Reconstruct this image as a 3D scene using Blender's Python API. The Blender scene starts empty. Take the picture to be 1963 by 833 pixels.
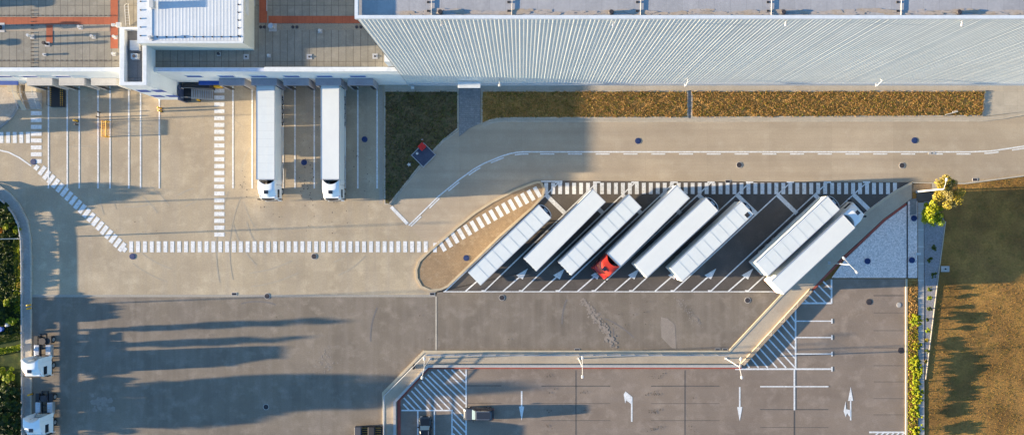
import bpy, math, random
import numpy as np
from mathutils import Vector, Matrix
S = bpy.context.scene
C = S.collection
R = math.radians
random.seed(7); rng = np.random.default_rng(7)

# ------------------------------------------------------------------ camera, sky, sun, exposure
H, F, NX, NY = 102.0, 1346.0, 1000.0, 440.0          # drone height, focal length and nadir in photo pixels (1963 x 833)
cam = bpy.data.cameras.new('camera'); co = bpy.data.objects.new('camera', cam); C.objects.link(co)
co.location = (0, 0, H); co.rotation_euler = (0, 0, 0)
cam.sensor_width = 36.0; cam.lens = 36.0*F/1963.0
cam.shift_x = (981.5-NX)/1963.0; cam.shift_y = (NY-416.5)/1963.0
cam.clip_start = 1.0; cam.clip_end = 3000.0
S.camera = co
SUN_EL, SUN_AZ = 6.4, 2.2                              # elevation; shadows fall towards +x, turned this much to +y
w = bpy.data.worlds.new('World'); S.world = w; w.use_nodes = True
nt = w.node_tree; bg = nt.nodes['Background']
sky = nt.nodes.new('ShaderNodeTexSky'); sky.sky_type = 'NISHITA'; sky.sun_disc = False
sky.sun_elevation = R(SUN_EL); sky.sun_rotation = R(270-SUN_AZ); sky.air_density = 1.0; sky.dust_density = 0.3; sky.ozone_density = 3.5
nt.links.new(sky.outputs[0], bg.inputs[0]); bg.inputs[1].default_value = 0.105
sl = bpy.data.lights.new('sun', 'SUN'); so = bpy.data.objects.new('sun', sl); C.objects.link(so)
sl.energy = 5.0; sl.angle = R(0.5); sl.color = (1.0, 0.80, 0.53)
d = Vector((math.cos(R(SUN_EL))*math.cos(R(SUN_AZ)), math.cos(R(SUN_EL))*math.sin(R(SUN_AZ)), -math.sin(R(SUN_EL))))
so.rotation_euler = d.to_track_quat('-Z', 'Y').to_euler()
S.view_settings.view_transform = 'Standard'; S.view_settings.look = 'None'
S.view_settings.gamma = 1.0; S.view_settings.use_curve_mapping = False
S.view_settings.exposure = 2.45
S.cycles.max_bounces = 5; S.cycles.diffuse_bounces = 3

# ------------------------------------------------------------------ helpers
def P(px, py, z=0.0):
    k = (H-z)/F
    return ((px-NX)*k, (NY-py)*k, z)
def PP(pts, z=0.0): return [P(a, b, z)[:2] for a, b in pts]
M1 = 13.196                                            # photo pixels per metre on the ground

def mat(name, c1, c2=None, c3=None, rough=0.8, scale=0.3, fine=6.0, fine_amt=0.25, streak=None, bump=0.0, bump_scale=20.0,
        metal=0.0, spec=0.3, grain=0.0, coords='world', joints=None, big=None, coat=0.0):
    m = bpy.data.materials.new(name); m.use_nodes = True
    n, l = m.node_tree.nodes, m.node_tree.links
    b = n['Principled BSDF']; b.inputs['Roughness'].default_value = rough; b.inputs['Metallic'].default_value = metal
    b.inputs['Specular IOR Level'].default_value = spec; b.inputs['Coat Weight'].default_value = coat
    if coords == 'world':
        g = n.new('ShaderNodeNewGeometry').outputs['Position']
    else:
        g = n.new('ShaderNodeTexCoord').outputs['Object']
    def noise(sc, det=4, vec=None, rg=0.6):
        t = n.new('ShaderNodeTexNoise'); t.inputs['Scale'].default_value = sc; t.inputs['Detail'].default_value = det
        t.inputs['Roughness'].default_value = rg; l.new(vec or g, t.inputs['Vector']); return t.outputs['Fac']
    def ramp(f, a, bb, lo=0.0, hi=1.0):
        r = n.new('ShaderNodeMapRange'); r.inputs[1].default_value = a; r.inputs[2].default_value = bb
        r.inputs[3].default_value = lo; r.inputs[4].default_value = hi; l.new(f, r.inputs[0]); return r.outputs[0]
    def mix(f, a, bb, typ='MIX'):
        x = n.new('ShaderNodeMix'); x.data_type = 'RGBA'; x.blend_type = typ
        for s, v in ((0, f), (6, a), (7, bb)):
            if isinstance(v, (int, float)): x.inputs[s].default_value = v
            elif isinstance(v, tuple): x.inputs[s].default_value = (*v[:3], 1)
            else: l.new(v, x.inputs[s])
        return x.outputs[2]
    c2 = c2 or tuple(x*0.85 for x in c1)
    col = mix(ramp(noise(scale, 6), 0.35, 0.65), c1, c2)
    if c3: col = mix(ramp(noise(scale*2.7, 5), 0.5, 0.72), col, c3)
    if big:
        col = mix(ramp(noise(big[0], 3), 0.4, 0.6), col, mix(1.0, col, big[1], 'MULTIPLY'))
    if streak:
        mp = n.new('ShaderNodeMapping'); mp.inputs['Scale'].default_value = streak[0]; l.new(g, mp.inputs['Vector'])
        col = mix(ramp(noise(1.0, 3, mp.outputs[0]), 0.42, 0.68, 0, streak[1]), col, streak[2])
    if fine_amt:
        v = ramp(noise(fine, 8, rg=0.75), 0.3, 0.7, 1-fine_amt, 1+fine_amt)
        cc = n.new('ShaderNodeCombineColor'); [l.new(v, cc.inputs[i]) for i in range(3)]
        col = mix(1.0, col, cc.outputs[0], 'MULTIPLY')
    if joints:
        br = n.new('ShaderNodeTexBrick'); br.inputs['Scale'].default_value = 1.0; br.inputs['Brick Width'].default_value = joints[0]
        br.inputs['Row Height'].default_value = joints[1]; br.inputs['Mortar Size'].default_value = joints[2]; br.offset = joints[4] if len(joints) > 4 else 0.0
        br.inputs['Color1'].default_value = (1, 1, 1, 1); br.inputs['Color2'].default_value = (.9, .9, .9, 1); br.inputs['Mortar'].default_value = (joints[3],)*3+(1,)
        l.new(g, br.inputs['Vector']); col = mix(1.0, col, br.outputs['Color'], 'MULTIPLY')
    l.new(col, b.inputs['Base Color'])
    if bump:
        bp = n.new('ShaderNodeBump'); bp.inputs['Strength'].default_value = bump; bp.inputs['Distance'].default_value = 0.02
        l.new(noise(bump_scale, 5), bp.inputs['Height']); l.new(bp.outputs[0], b.inputs['Normal'])
    return m
def plain(name, c, rough=0.6, metal=0.0, spec=0.4, coat=0.0, v=0.06, scale=1.5): 
    return mat(name, c, tuple(x*(1-v*2) for x in c), rough=rough, metal=metal, spec=spec, coat=coat, scale=scale, fine_amt=v, fine=9, coords='object')
def leafmat(name, c1, c2, tr=0.3):
    m = bpy.data.materials.new(name); m.use_nodes = True
    n, l = m.node_tree.nodes, m.node_tree.links; b = n['Principled BSDF']; b.inputs['Roughness'].default_value = 0.55; b.inputs['Specular IOR Level'].default_value = 0.25
    g = n.new('ShaderNodeNewGeometry'); rp = n.new('ShaderNodeMix'); rp.data_type = 'RGBA'
    l.new(g.outputs['Random Per Island'], rp.inputs[0]); rp.inputs[6].default_value = (*c1, 1); rp.inputs[7].default_value = (*c2, 1)
    l.new(rp.outputs[2], b.inputs['Base Color'])
    t = n.new('ShaderNodeBsdfTranslucent'); l.new(rp.outputs[2], t.inputs[0]); mx = n.new('ShaderNodeMixShader'); mx.inputs[0].default_value = tr
    l.new(b.outputs[0], mx.inputs[1]); l.new(t.outputs[0], mx.inputs[2]); l.new(mx.outputs[0], n['Material Output'].inputs[0])
    return m

CACHE = {}
class MB:
    def __init__(s): s.v = []; s.f = []
    def add(s, vs, fs):
        o = len(s.v); s.v += [tuple(v) for v in vs]; s.f += [tuple(i+o for i in f) for f in fs]; return s
    def box(s, x0, x1, y0, y1, z0, z1):
        return s.prism([(x0, y0), (x1, y0), (x1, y1), (x0, y1)], z0, z1)
    def prism(s, poly, z0, z1):
        a = sum(poly[i][0]*poly[(i+1) % len(poly)][1]-poly[(i+1) % len(poly)][0]*poly[i][1] for i in range(len(poly)))
        if a < 0: poly = poly[::-1]
        n = len(poly)
        vs = [(x, y, z0) for x, y in poly]+[(x, y, z1) for x, y in poly]
        return s.add(vs, [tuple(range(n-1, -1, -1)), tuple(range(n, 2*n))]+[(i, (i+1) % n, n+(i+1) % n, n+i) for i in range(n)])
    def sheet(s, poly, z):
        a = sum(poly[i][0]*poly[(i+1) % len(poly)][1]-poly[(i+1) % len(poly)][0]*poly[i][1] for i in range(len(poly)))
        if a < 0: poly = poly[::-1]
        return s.add([(x, y, z) for x, y in poly], [tuple(range(len(poly)))])
    def line(s, pts, wd, z, z1=None):                   # strip of width wd along a polyline; with z1 a solid kerb
        n = len(pts); L = []; Rr = []
        for i, p in enumerate(pts):
            a = Vector(pts[max(i-1, 0)][:2]); b = Vector(pts[min(i+1, n-1)][:2]); p = Vector(p[:2])
            t = (b-a).normalized()
            if 0 < i < n-1:
                t1 = (p-a).normalized(); t2 = (b-p).normalized(); t = (t1+t2).normalized(); k = 1/max(0.4, t.dot(t1))
            else: k = 1
            nn = Vector((-t.y, t.x))*wd/2*k; L.append(p+nn); Rr.append(p-nn)
        if z1 is None:
            for i in range(n-1): s.add([(*Rr[i], z), (*Rr[i+1], z), (*L[i+1], z), (*L[i], z)], [(0, 1, 2, 3)])
        else:
            vs = []; fs = []
            for i in range(n): vs += [(*Rr[i], z), (*L[i], z), (*L[i], z1), (*Rr[i], z1)]
            for i in range(n-1):
                a, b = 4*i, 4*i+4
                for k in range(4): fs.append((a+k, a+(k+1) % 4, b+(k+1) % 4, b+k))
            fs += [(3, 2, 1, 0), tuple(4*(n-1)+k for k in range(4))]; s.add(vs, fs)
        return s
    def bar(s, a, b, wd, ht=None):                      # box beam from a to b
        a, b = Vector(a), Vector(b); t = (b-a).normalized(); ht = ht or wd
        up = Vector((0, 0, 1)) if abs(t.z) < 0.95 else Vector((1, 0, 0))
        sx = t.cross(up).normalized()*wd/2; sy = sx.cross(t).normalized()*ht/2
        vs = [q+i*sx+j*sy for q in (a, b) for i, j in ((-1, -1), (1, -1), (1, 1), (-1, 1))]
        return s.add(vs, [(0, 1, 2, 3), (7, 6, 5, 4)]+[(k, k+4, (k+1) % 4+4, (k+1) % 4) for k in range(4)])
    def cyl(s, a, b, r, r2=None, n=10):
        a, b = Vector(a), Vector(b); t = (b-a).normalized(); r2 = r if r2 is None else r2
        up = Vector((0, 0, 1)) if abs(t.z) < 0.95 else Vector((1, 0, 0))
        sx = t.cross(up).normalized(); sy = sx.cross(t).normalized()
        vs = [q+rr*(math.cos(2*math.pi*k/n)*sx+math.sin(2*math.pi*k/n)*sy) for q, rr in ((a, r), (b, r2)) for k in range(n)]
        return s.add(vs, [tuple(range(n)), tuple(range(2*n-1, n-1, -1))]+[(k, k+n, (k+1) % n+n, (k+1) % n) for k in range(n)])
    def tube(s, pts, r, n=8):
        for a, b in zip(pts[:-1], pts[1:]): s.cyl(a, b, r, n=n)
        return s
    def disc(s, c, r, z, n=20): return s.sheet([(c[0]+r*math.cos(2*math.pi*k/n), c[1]+r*math.sin(2*math.pi*k/n)) for k in range(n)], z)
    def loft(s, secs):                                  # closed rings of equal count, capped
        n = len(secs[0]); o = []
        for q in secs: o += q
        fs = [(i*n+k, i*n+(k+1) % n, (i+1)*n+(k+1) % n, (i+1)*n+k) for i in range(len(secs)-1) for k in range(n)]
        return s.add(o, fs+[tuple(range(n-1, -1, -1)), tuple((len(secs)-1)*n+k for k in range(n))])
    def build(s, name, m, parent=None, key=None, bevel=0, smooth=False):
        if key is not None and (key, m.name) in CACHE: me = CACHE[(key, m.name)]
        else:
            me = bpy.data.meshes.new(name); me.from_pydata(s.v, [], s.f); me.materials.append(m); me.validate(); me.update()
            if smooth: me.shade_smooth()
            if key is not None: CACHE[(key, m.name)] = me
        o = bpy.data.objects.new(name, me); C.objects.link(o)
        if parent: o.parent = parent
        if bevel:
            b = o.modifiers.new('bevel', 'BEVEL'); b.width = bevel; b.segments = 2; b.limit_method = 'ANGLE'
        return o
def rrect(x0, x1, hw, z, r, n=4):                       # rounded rectangle ring
    pts = []
    for cx, cy, a0 in ((x1-r, hw-r, 0), (x0+r, hw-r, 90), (x0+r, -hw+r, 180), (x1-r, -hw+r, 270)):
        for k in range(n+1):
            a = R(a0+90*k/n); pts.append((cx+r*math.cos(a), cy+r*math.sin(a), z))
    return pts
def tag(o, label, cat=None, group=None, kind=None):
    o['label'] = label
    if cat: o['category'] = cat
    if group: o['group'] = group
    if kind: o['kind'] = kind
    return o
def thing(name, label, cat, loc=(0, 0, 0), rz=0.0, group=None):
    o = bpy.data.objects.new(name, None); C.objects.link(o); o.location = loc; o.rotation_euler = (0, 0, rz)
    return tag(o, label, cat, group)
def struct(name, mb, m, label, **k):
    return tag(mb.build(name, m, **k), label, kind='structure')
def copy_tree(o, parent=None):
    c = o.copy(); C.objects.link(c); c.parent = parent
    for ch in o.children: copy_tree(ch, c)
    return c

# ------------------------------------------------------------------ materials
CON = mat('concrete_yard', (.46, .37, .25), (.375, .30, .205), (.52, .425, .295), scale=.18, fine=5, fine_amt=.17, streak=((.9, .03, 1), .35, (.34, .29, .235)), big=(.035, (.9, .9, .92)), bump=.25, bump_scale=14, rough=.9, joints=(4.5, 6.0, .012, .88))
ROAD = mat('concrete_road', (.45, .365, .265), (.385, .31, .225), (.47, .39, .29), scale=.15, fine=5, fine_amt=.12, streak=((.02, .55, 1), .55, (.31, .245, .18)), big=(.05, (.92, .92, .92)), bump=.25, bump_scale=14, rough=.9, joints=(9.0, 50.0, .02, .86))
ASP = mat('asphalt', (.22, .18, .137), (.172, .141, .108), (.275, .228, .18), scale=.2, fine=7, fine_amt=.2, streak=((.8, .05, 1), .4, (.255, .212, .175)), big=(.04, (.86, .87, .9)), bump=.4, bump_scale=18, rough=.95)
ASPS = mat('stall_asphalt', (.118, .1, .085), (.095, .082, .07), (.145, .124, .105), scale=.16, fine=7, fine_amt=.22, big=(.05, (.85, .86, .9)), bump=.4, bump_scale=18, rough=.95)  # yard asphalt darkened for the shade in the bays; also paves one dark patch
ASPC = mat('car_park_asphalt', (.25, .195, .15), (.205, .16, .124), (.30, .24, .19), scale=.2, fine=7, fine_amt=.2, streak=((.06, .6, 1), .3, (.24, .2, .17)), big=(.04, (.88, .88, .9)), bump=.4, bump_scale=18, rough=.95)
PAV = mat('pavement', (.46, .40, .32), (.40, .35, .28), scale=.5, fine=6, fine_amt=.12, joints=(2.0, 2.0, .02, .8), rough=.9)
SIDE = mat('sidewalk_concrete', (.42, .355, .27), (.36, .3, .23), scale=.4, fine=6, fine_amt=.12, rough=.9, bump=.2)
PAVG = mat('grey_pavers', (.24, .235, .23), (.2, .2, .2), (.32, .31, .3), scale=.9, fine=7, fine_amt=.2, joints=(.6, .3, .03, .75, .5), rough=.9)
BRICKP = mat('brown_pavers', (.33, .225, .13), (.27, .185, .11), (.37, .27, .17), scale=.5, fine=6, fine_amt=.2, joints=(.4, .2, .02, .8, .5), rough=.9)
KERB = mat('kerb_stone', (.5, .44, .35), (.42, .37, .3), scale=1.5, fine=8, fine_amt=.12, joints=(1.0, 1.0, .02, .75), rough=.85)
GRV = mat('gravel', (.74, .62, .56), (.66, .55, .5), (.8, .68, .62), scale=2.5, fine=6, fine_amt=.6, bump=.9, bump_scale=9, rough=1)
GRVD = mat('dark_gravel', (.27, .255, .26), (.235, .225, .23), scale=2, fine=7, fine_amt=.5, bump=.8, bump_scale=10, rough=1)
SOIL = mat('soil', (.13, .095, .055), (.10, .075, .045), (.08, .085, .03), scale=.5, fine=3, fine_amt=.4, bump=.8, bump_scale=5, rough=1)
FIELD = mat('dry_field', (.36, .19, .05), (.24, .125, .038), (.2, .125, .03), scale=.28, fine=3.5, fine_amt=.35, big=(.07, (.66, .66, .6)), bump=1, bump_scale=4, rough=1)
LAWN = mat('dark_lawn', (.15, .105, .055), (.1, .085, .035), (.055, .07, .02), scale=.55, fine=3, fine_amt=.5, bump=1, bump_scale=6, rough=1)
WEED = mat('weedy_strip', (.36, .2, .06), (.25, .14, .045), (.14, .12, .02), scale=.8, fine=3, fine_amt=.5, bump=1, bump_scale=6, rough=1)
GREENG = mat('green_cover', (.04, .06, .012), (.022, .038, .01), (.09, .09, .02), scale=.4, fine=2, fine_amt=.5, bump=1, bump_scale=4, rough=1)
WHITE = mat('white_paint_line', (.72, .72, .71), (.60, .60, .59), (.46, .44, .42), scale=1.3, fine=6, fine_amt=.2, rough=.7)
BLK = mat('black_painted_line', (.07, .065, .06), (.1, .09, .085), scale=1, fine=8, fine_amt=.3, rough=.8)
OIL = mat('oil_stain', (.075, .062, .05), (.12, .1, .082), scale=3, fine=8, fine_amt=.3, rough=.6)
REDP = mat('red_edging', (.34, .085, .06), (.27, .07, .05), scale=.8, fine=6, fine_amt=.2, rough=.8)
WALLM = mat('white_cladding', (.63, .65, .64), (.58, .60, .59), scale=.2, fine=1.5, fine_amt=.04, rough=.55, streak=((1.2, 1.2, .05), .35, (.56, .60, .60)))
WALLB = mat('white_render', (.70, .72, .71), (.64, .66, .66), scale=.3, fine=3, fine_amt=.05, rough=.7)
TRIMW = plain('white_trim', (.66, .68, .69), rough=.5)
ROOFW = mat('warehouse_membrane', (.38, .365, .365), (.34, .33, .33), (.41, .395, .39), scale=.3, fine=4, fine_amt=.1, streak=((1.6, .05, 1), .4, (.32, .31, .32)), rough=.7, joints=(1.6, 100, .03, .82))
ROOFL = mat('roof_membrane', (.26, .235, .19), (.22, .2, .165), (.29, .265, .22), scale=.5, fine=5, fine_amt=.15, rough=.85, joints=(.98, 7.5, .035, .45))
ROOFD = mat('tower_membrane', (.2, .19, .18), (.17, .165, .16), scale=.5, fine=5, fine_amt=.15, rough=.85, joints=(1.1, 5, .03, .6))
ROOFR = mat('red_walkway_membrane', (.38, .105, .05), (.31, .085, .045), scale=.5, fine=5, fine_amt=.15, rough=.85, joints=(1.0, 50, .03, .7))
RUST = mat('ponding_stain', (.38, .30, .22), (.40, .36, .34), scale=.6, fine=4, fine_amt=.2, rough=.8)
SHEETW = mat('ribbed_white_roof', (.55, .58, .61), (.5, .53, .56), scale=.4, fine=3, fine_amt=.05, rough=.5)
SHELT = mat('shelter_fabric', (.30, .30, .33), (.25, .25, .28), scale=.9, fine=5, fine_amt=.12, rough=.8)
TRW = mat('trailer_white', (.67, .69, .665), (.63, .65, .63), scale=.35, fine=2, fine_amt=.03, rough=.4, coords='object', streak=((.12, 2.2, 1), .3, (.57, .63, .66)))
TRC = mat('trailer_cream', (.69, .70, .67), (.66, .67, .645), scale=.3, fine=2, fine_amt=.02, rough=.4, coords='object')
CABW = plain('cab_white', (.8, .81, .8), rough=.3, coat=.3, v=.02)
CABR = plain('cab_red', (.5, .018, .012), rough=.3, coat=.4, v=.03)
CABR_SUN = plain('cab_red_sunlit', (.62, .045, .02), rough=.35, coat=.3, v=.03)  # cab red turned orange for the sun striking the roof fairing
ALU = plain('aluminium', (.55, .55, .56), rough=.35, metal=.7)
STEEL = plain('galvanised_steel', (.46, .46, .46), rough=.5, metal=.3)
DARK = plain('dark_chassis', (.025, .025, .028), rough=.7)
TYRE = plain('tyre', (.022, .021, .021), rough=.85)
GLASS = plain('dark_glass', (.02, .025, .035), rough=.08, spec=.8)
BLUEG = plain('blue_window', (.03, .085, .32), rough=.5, spec=.2)
WSG = plain('windscreen', (.12, .17, .2), rough=.08, spec=.8)
YEL = plain('yellow_paint', (.78, .42, .02), rough=.5)
AMB = plain('amber', (.7, .22, .01), rough=.3)
REDL = plain('red_lamp', (.4, .02, .015), rough=.3)
LAMPW = plain('lamp_white', (.5, .5, .49), rough=.4)
BLUEC = mat('blue_cover', (.012, .03, .11), (.03, .05, .14), scale=2, fine=9, fine_amt=.2, rough=.5)
DKC = mat('dark_cover', (.035, .03, .035), (.05, .045, .05), scale=2, fine=9, fine_amt=.25, rough=.6)
LTC = mat('light_cover', (.42, .4, .37), (.36, .34, .32), scale=2, fine=9, fine_amt=.15, rough=.8)
NAVY = mat('navy_slab', (.05, .058, .09), (.065, .075, .11), scale=2, fine=7, fine_amt=.2, rough=.7)
TANP = mat('tan_concrete', (.5, .42, .3), (.44, .37, .27), scale=1, fine=7, fine_amt=.1, rough=.85)
BARK = mat('bark', (.11, .08, .055), (.08, .06, .04), scale=4, fine=12, fine_amt=.3, bump=.6, rough=.95)
CARG = plain('car_grey_paint', (.045, .05, .06), rough=.25, coat=.6, metal=.3)
CARG_LIT = plain('car_grey_lit_paint', (.13, .13, .14), rough=.25, coat=.6, metal=.4)  # lighter grey puts sunlight into the bonnet colour
CARB = plain('car_black_paint', (.008, .008, .01), rough=.15, coat=.8)
LEAFY = leafmat('leaf_yellow_green', (.22, .26, .015), (.42, .40, .02))
LEAFG = leafmat('leaf_bright_green', (.07, .15, .012), (.40, .42, .015))
LEAFO = leafmat('leaf_olive', (.22, .19, .045), (.38, .31, .13))
LEAFOY = leafmat('leaf_gold', (.26, .22, .02), (.40, .30, .05))
LEAFD = leafmat('leaf_dark', (.014, .032, .012), (.035, .06, .015), .15)
LEAFM = leafmat('leaf_mid', (.04, .07, .012), (.12, .14, .015), .2)
LEAFR = leafmat('leaf_orange', (.4, .14, .02), (.5, .2, .03))
TUFTB = leafmat('tuft_brown', (.28, .14, .04), (.65, .42, .15), .35)
TUFTF = leafmat('tuft_field', (.22, .125, .03), (.36, .22, .05), .3)
TUFTG = leafmat('tuft_green', (.08, .1, .012), (.25, .22, .02), .3)
TUFTD = leafmat('tuft_dark', (.06, .045, .022), (.13, .09, .05), .1)

# ------------------------------------------------------------------ the ground and its surfaces
struct('ground', MB().box(-900, 900, -900, 900, -1.0, -.03), FIELD, 'dry brown open ground reaching past the site')
asp = PP([(45, 560), (835, 562), (1040, 345), (1748, 349), (1748, 410), (1500, 566), (1400, 690), (1400, 720), (820, 720), (768, 760), (768, 1100), (45, 1100)])
struct('asphalt_yard', MB().sheet(PP([(20, 568), (835, 568), (835, 559.5), (1504, 559.5), (1440, 690), (1400, 720), (820, 720), (768, 760), (768, 1100), (20, 1100)]), 0.0), ASP, 'worn brown grey asphalt of the lower truck yard')
struct('concrete_yard', MB().sheet(PP([(-500, 100), (737, 100), (737, 391), (783, 432), (840, 490), (838, 560), (835, 568), (-500, 568)]), 0.0), CON, 'pale tan concrete yard in front of the loading docks')
struct('road', MB().sheet(PP([(737, 100), (737, 391), (783, 432), (840, 490), (1040, 346), (1745, 349), (1849, 350.6), (1963, 335.5), (2100, 315), (2400, 250), (2400, 100)]), 0.0), ROAD, 'curved tan concrete road below the warehouse wall')
struct('truck_parking', MB().sheet(PP([(840, 490), (838, 560), (835, 559.5), (1504, 559.5), (1750, 400), (1748, 349), (1040, 346)]), 0.003), ASPS, 'asphalt of the angled truck bays, coloured darker for their shade')
CP = [(768, 760), (820, 704), (1420, 704), (1545, 566), (1590, 534), (1736, 534), (1736, 1100), (768, 1100)]
struct('car_park', MB().sheet(PP(CP), .004), ASPC, 'brown asphalt car park along the bottom of the site')
struct('pavement_strip', MB().sheet(PP([(737, 162), (2400, 162), (2400, 174), (737, 174)]), .012), PAV, 'narrow paved strip at the foot of the warehouse')

def kerb(name, pts, label, wd=.18, h=.12, m=None):
    return struct(name, MB().line(PP(pts), wd, -.02, h), m or KERB, label)
def island(name, pts, m, label, h=.1):
    return struct(name, MB().prism(PP(pts), -.02, h), m, label)
DL = [(738, 175), (878, 175), (878, 246), (850, 268), (812, 308), (746, 391), (738, 391)]
island('lawn', DL, LAWN, 'dark square lawn between the docks and the grey path')
kerb('kerb', DL+[DL[0]], 'thin pale kerb around the dark lawn')
S1 = [(924, 175), (1318, 175), (1318, 225), (960, 226), (940, 230), (924, 237)]
island('lawn', S1, WEED, 'brown weedy strip beneath the warehouse wall, west of the drain gap')
kerb('kerb', S1+[S1[0]], 'thin kerb around the western weedy strip')
S2 = [(1326, 175), (1888, 175), (1883, 222), (1326, 225)]
island('lawn', S2, WEED, 'golden weedy strip beneath the warehouse wall, east of the drain gap')
kerb('kerb', S2+[S2[0]], 'thin kerb around the golden weedy strip')
island('path', [(880, 168), (921, 168), (921, 236), (900, 246), (880, 262)], PAVG, 'grey paved path from the warehouse door to the road', .07)
island('pavement', [(1319.5, 173), (1324.5, 173), (1324.5, 227), (1319.5, 227)], PAVG, 'narrow grey gutter between the two weedy strips', .05)
island('pavement', [(1889.5, 175), (2400, 160), (2400, 170), (2050, 195), (1963, 214), (1885, 223)], PAV, 'paved corner beyond the weedy strip', .07)
# verge strip between lawn strips and road
struct('road_verge', MB().line(PP([(925, 240), (945, 233), (965, 230), (1880, 229), (1925, 224), (1990, 212)]), .55, .012), PAV, 'pale gutter strip along the top edge of the road')
kerb('kerb', [(748, 393), (812, 313), (850, 271), (880, 250), (905, 240), (925, 236), (965, 233), (1880, 232), (1925, 227), (2000, 213), (2100, 190)], 'long pale kerb along the top of the road', .14, .06)
# traffic island with brown pavers
ISL = [(1037, 350), (1043, 362), (1040, 376), (1020, 398), (960, 450), (900, 508), (858, 548), (845, 554), (825, 556), (808, 549), (799, 533), (798, 516), (804, 500), (820, 484), (850, 458), (880, 432), (910, 408), (945, 386), (985, 366), (1015, 354), (1030, 349)]
island('traffic_island', ISL, BRICKP, 'long drop shaped island of brown pavers beside the bays', .1)
kerb('kerb', ISL+[ISL[0]], 'pale kerb around the drop shaped island', .32, .14, mat('kerb_tan', (.5, .4, .27), (.42, .34, .23), scale=1, fine=8, fine_amt=.12))
# walkway round the car park
WK = [(735, 1100), (735, 752), (813, 673), (1397, 673), (1500, 563), (1590, 478), (1665, 404), (1690, 386), (1715, 368), (1747, 351), (1747, 380), (1736, 388), (1692, 420), (1649, 460), (1615, 491), (1580, 528), (1551, 558), (1421, 701), (821, 701), (761, 765), (761, 1100)]
island('sidewalk', WK, SIDE, 'tan raised walkway running round the car park and up to the road', .12)
kerb('kerb', WK[:4], 'yellowish kerb on the yard side of the walkway', .35, .15, TANP)
kerb('kerb', WK[3:10], 'pale kerb between the walkway and the truck bays', .3, .15, TANP)
struct('red_edging', MB().line(PP([(765, 1100), (765, 765), (822, 703.2), (1421, 703.2)]), .42, .0, .1), REDP, 'red edging strip along the car park side of the walkway')
struct('red_edging', MB().line(PP([(1555, 558), (1583, 528), (1618, 493), (1652, 462), (1694, 422), (1737, 391)]), .3, .0, .13), REDP, 'dark red edging strip beside the gravel triangle')
# east side
island('gravel_bed', [(1739, 392), (1737, 532), (1594, 532), (1620, 496), (1654, 464), (1696, 424)], GRV, 'pale gravel triangle beside the truck bays', .09)
island('gravel_bed', [(1740, 385), (1758, 385), (1758, 532), (1740, 532)], GRV, 'narrow pale gravel strip beside the slab path', .08)
island('path', [(1759.5, 388), (1770, 388), (1772, 1100), (1760.5, 1100)], mat('slab_path', (.40, .38, .36), (.35, .33, .31), scale=.7, fine=6, fine_amt=.12, joints=(50, 2.45, .05, 1.5)), 'long slab path between hedge and grey gravel', .1)
island('gravel_bed', [(1771, 386), (1790, 386), (1811, 424), (1798, 522), (1773, 726)], GRVD, 'tapering grey gravel bed with small round shrubs', .07)
struct('kerb', MB().line(PP([(1812, 424), (1799, 522), (1774, 726)]), .1, -.02, .13), KERB, 'thin light edging between grey gravel and field')
island('hedge_bed', [(1740, 534), (1758.5, 534), (1760, 1100), (1740, 1100)], WEED, 'narrow bed of brown grass under the hedge', .08)
struct('kerb', MB().line(PP([(1737, 534), (1737, 1100)]), .26, -.02, .14), TANP, 'pale kerb on the east edge of the car park')
struct('kerb', MB().line(PP([(1738, 386), (1738, 532)]), .1, -.02, .13), DARK, 'dark thin edging between the two gravel beds')
island('pavement', [(1748, 353), (1785, 352), (1786, 366), (1748, 368)], BRICKP, 'brown paved corner at the foot of the lamp', .09)
island('pavement', [(1786, 352), (1812, 352), (1815, 366), (1786, 366)], PAV, 'pinkish paved patch under the olive tree', .085)
island('pavement', [(1757, 369), (1800, 367), (1806, 385), (1757, 387)], ASPS, 'dark paved patch behind the lamp', .06)
island('ramp', [(1744, 382), (1756, 380), (1756, 410), (1744, 412)], PAVG, 'small grey ramp beside the gravel', .14)
struct('field', MB().sheet(PP([(1773, 1100), (1775, 727), (1800, 522), (1813, 424), (1800, 366), (1814, 352), (1849, 352.5), (1963, 338), (2100, 318), (2400, 260), (2600, 1100)]), .02), FIELD, 'dry brown grass field east of the path')
kerb('kerb', [(1748, 350), (1849, 351.6), (1963, 336.5), (2100, 316), (2400, 251)], 'pale kerb between the road and the field', .2, .12)
# west side
KW = [(-300, 340), (-60, 343), (0, 357), (20, 371), (37.5, 392), (53, 423), (58.5, 455), (60, 500), (60, 1100)]
island('verge', KW+[(-300, 1100)], mat('grey_verge', (.36, .34, .31), (.3, .285, .26), scale=.5, fine=5, fine_amt=.2), 'grey paved verge under the west guardrail', .1)
kerb('kerb', KW, 'curved kerb on the west edge of the yard', .25, .14)
GA = [(-300, 352), (-60, 355), (-10, 373), (12, 392), (27, 410), (36, 430), (41, 456), (42, 600), (43, 1100), (-300, 1100)]
island('garden', GA, GREENG, 'dark green planted garden on the west edge', .16)
TL = [(-200, 167), (41, 167), (40.6, 182), (39, 194), (34, 208), (25, 222), (12.5, 235), (0, 244), (-60, 285), (-200, 300)]
island('gravel_bed', TL, mat('rippled_gravel', (.42, .36, .29), (.37, .32, .26), scale=.6, fine=5, fine_amt=.3, bump=1, bump_scale=3), 'rippled gravel corner left of the concrete stairs', .09)
kerb('kerb', TL[1:], 'curved grey kerb around the rippled gravel corner', .32, .16, mat('kerb_grey', (.3, .29, .27), (.25, .24, .23), scale=1, fine=8, fine_amt=.12))

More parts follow.
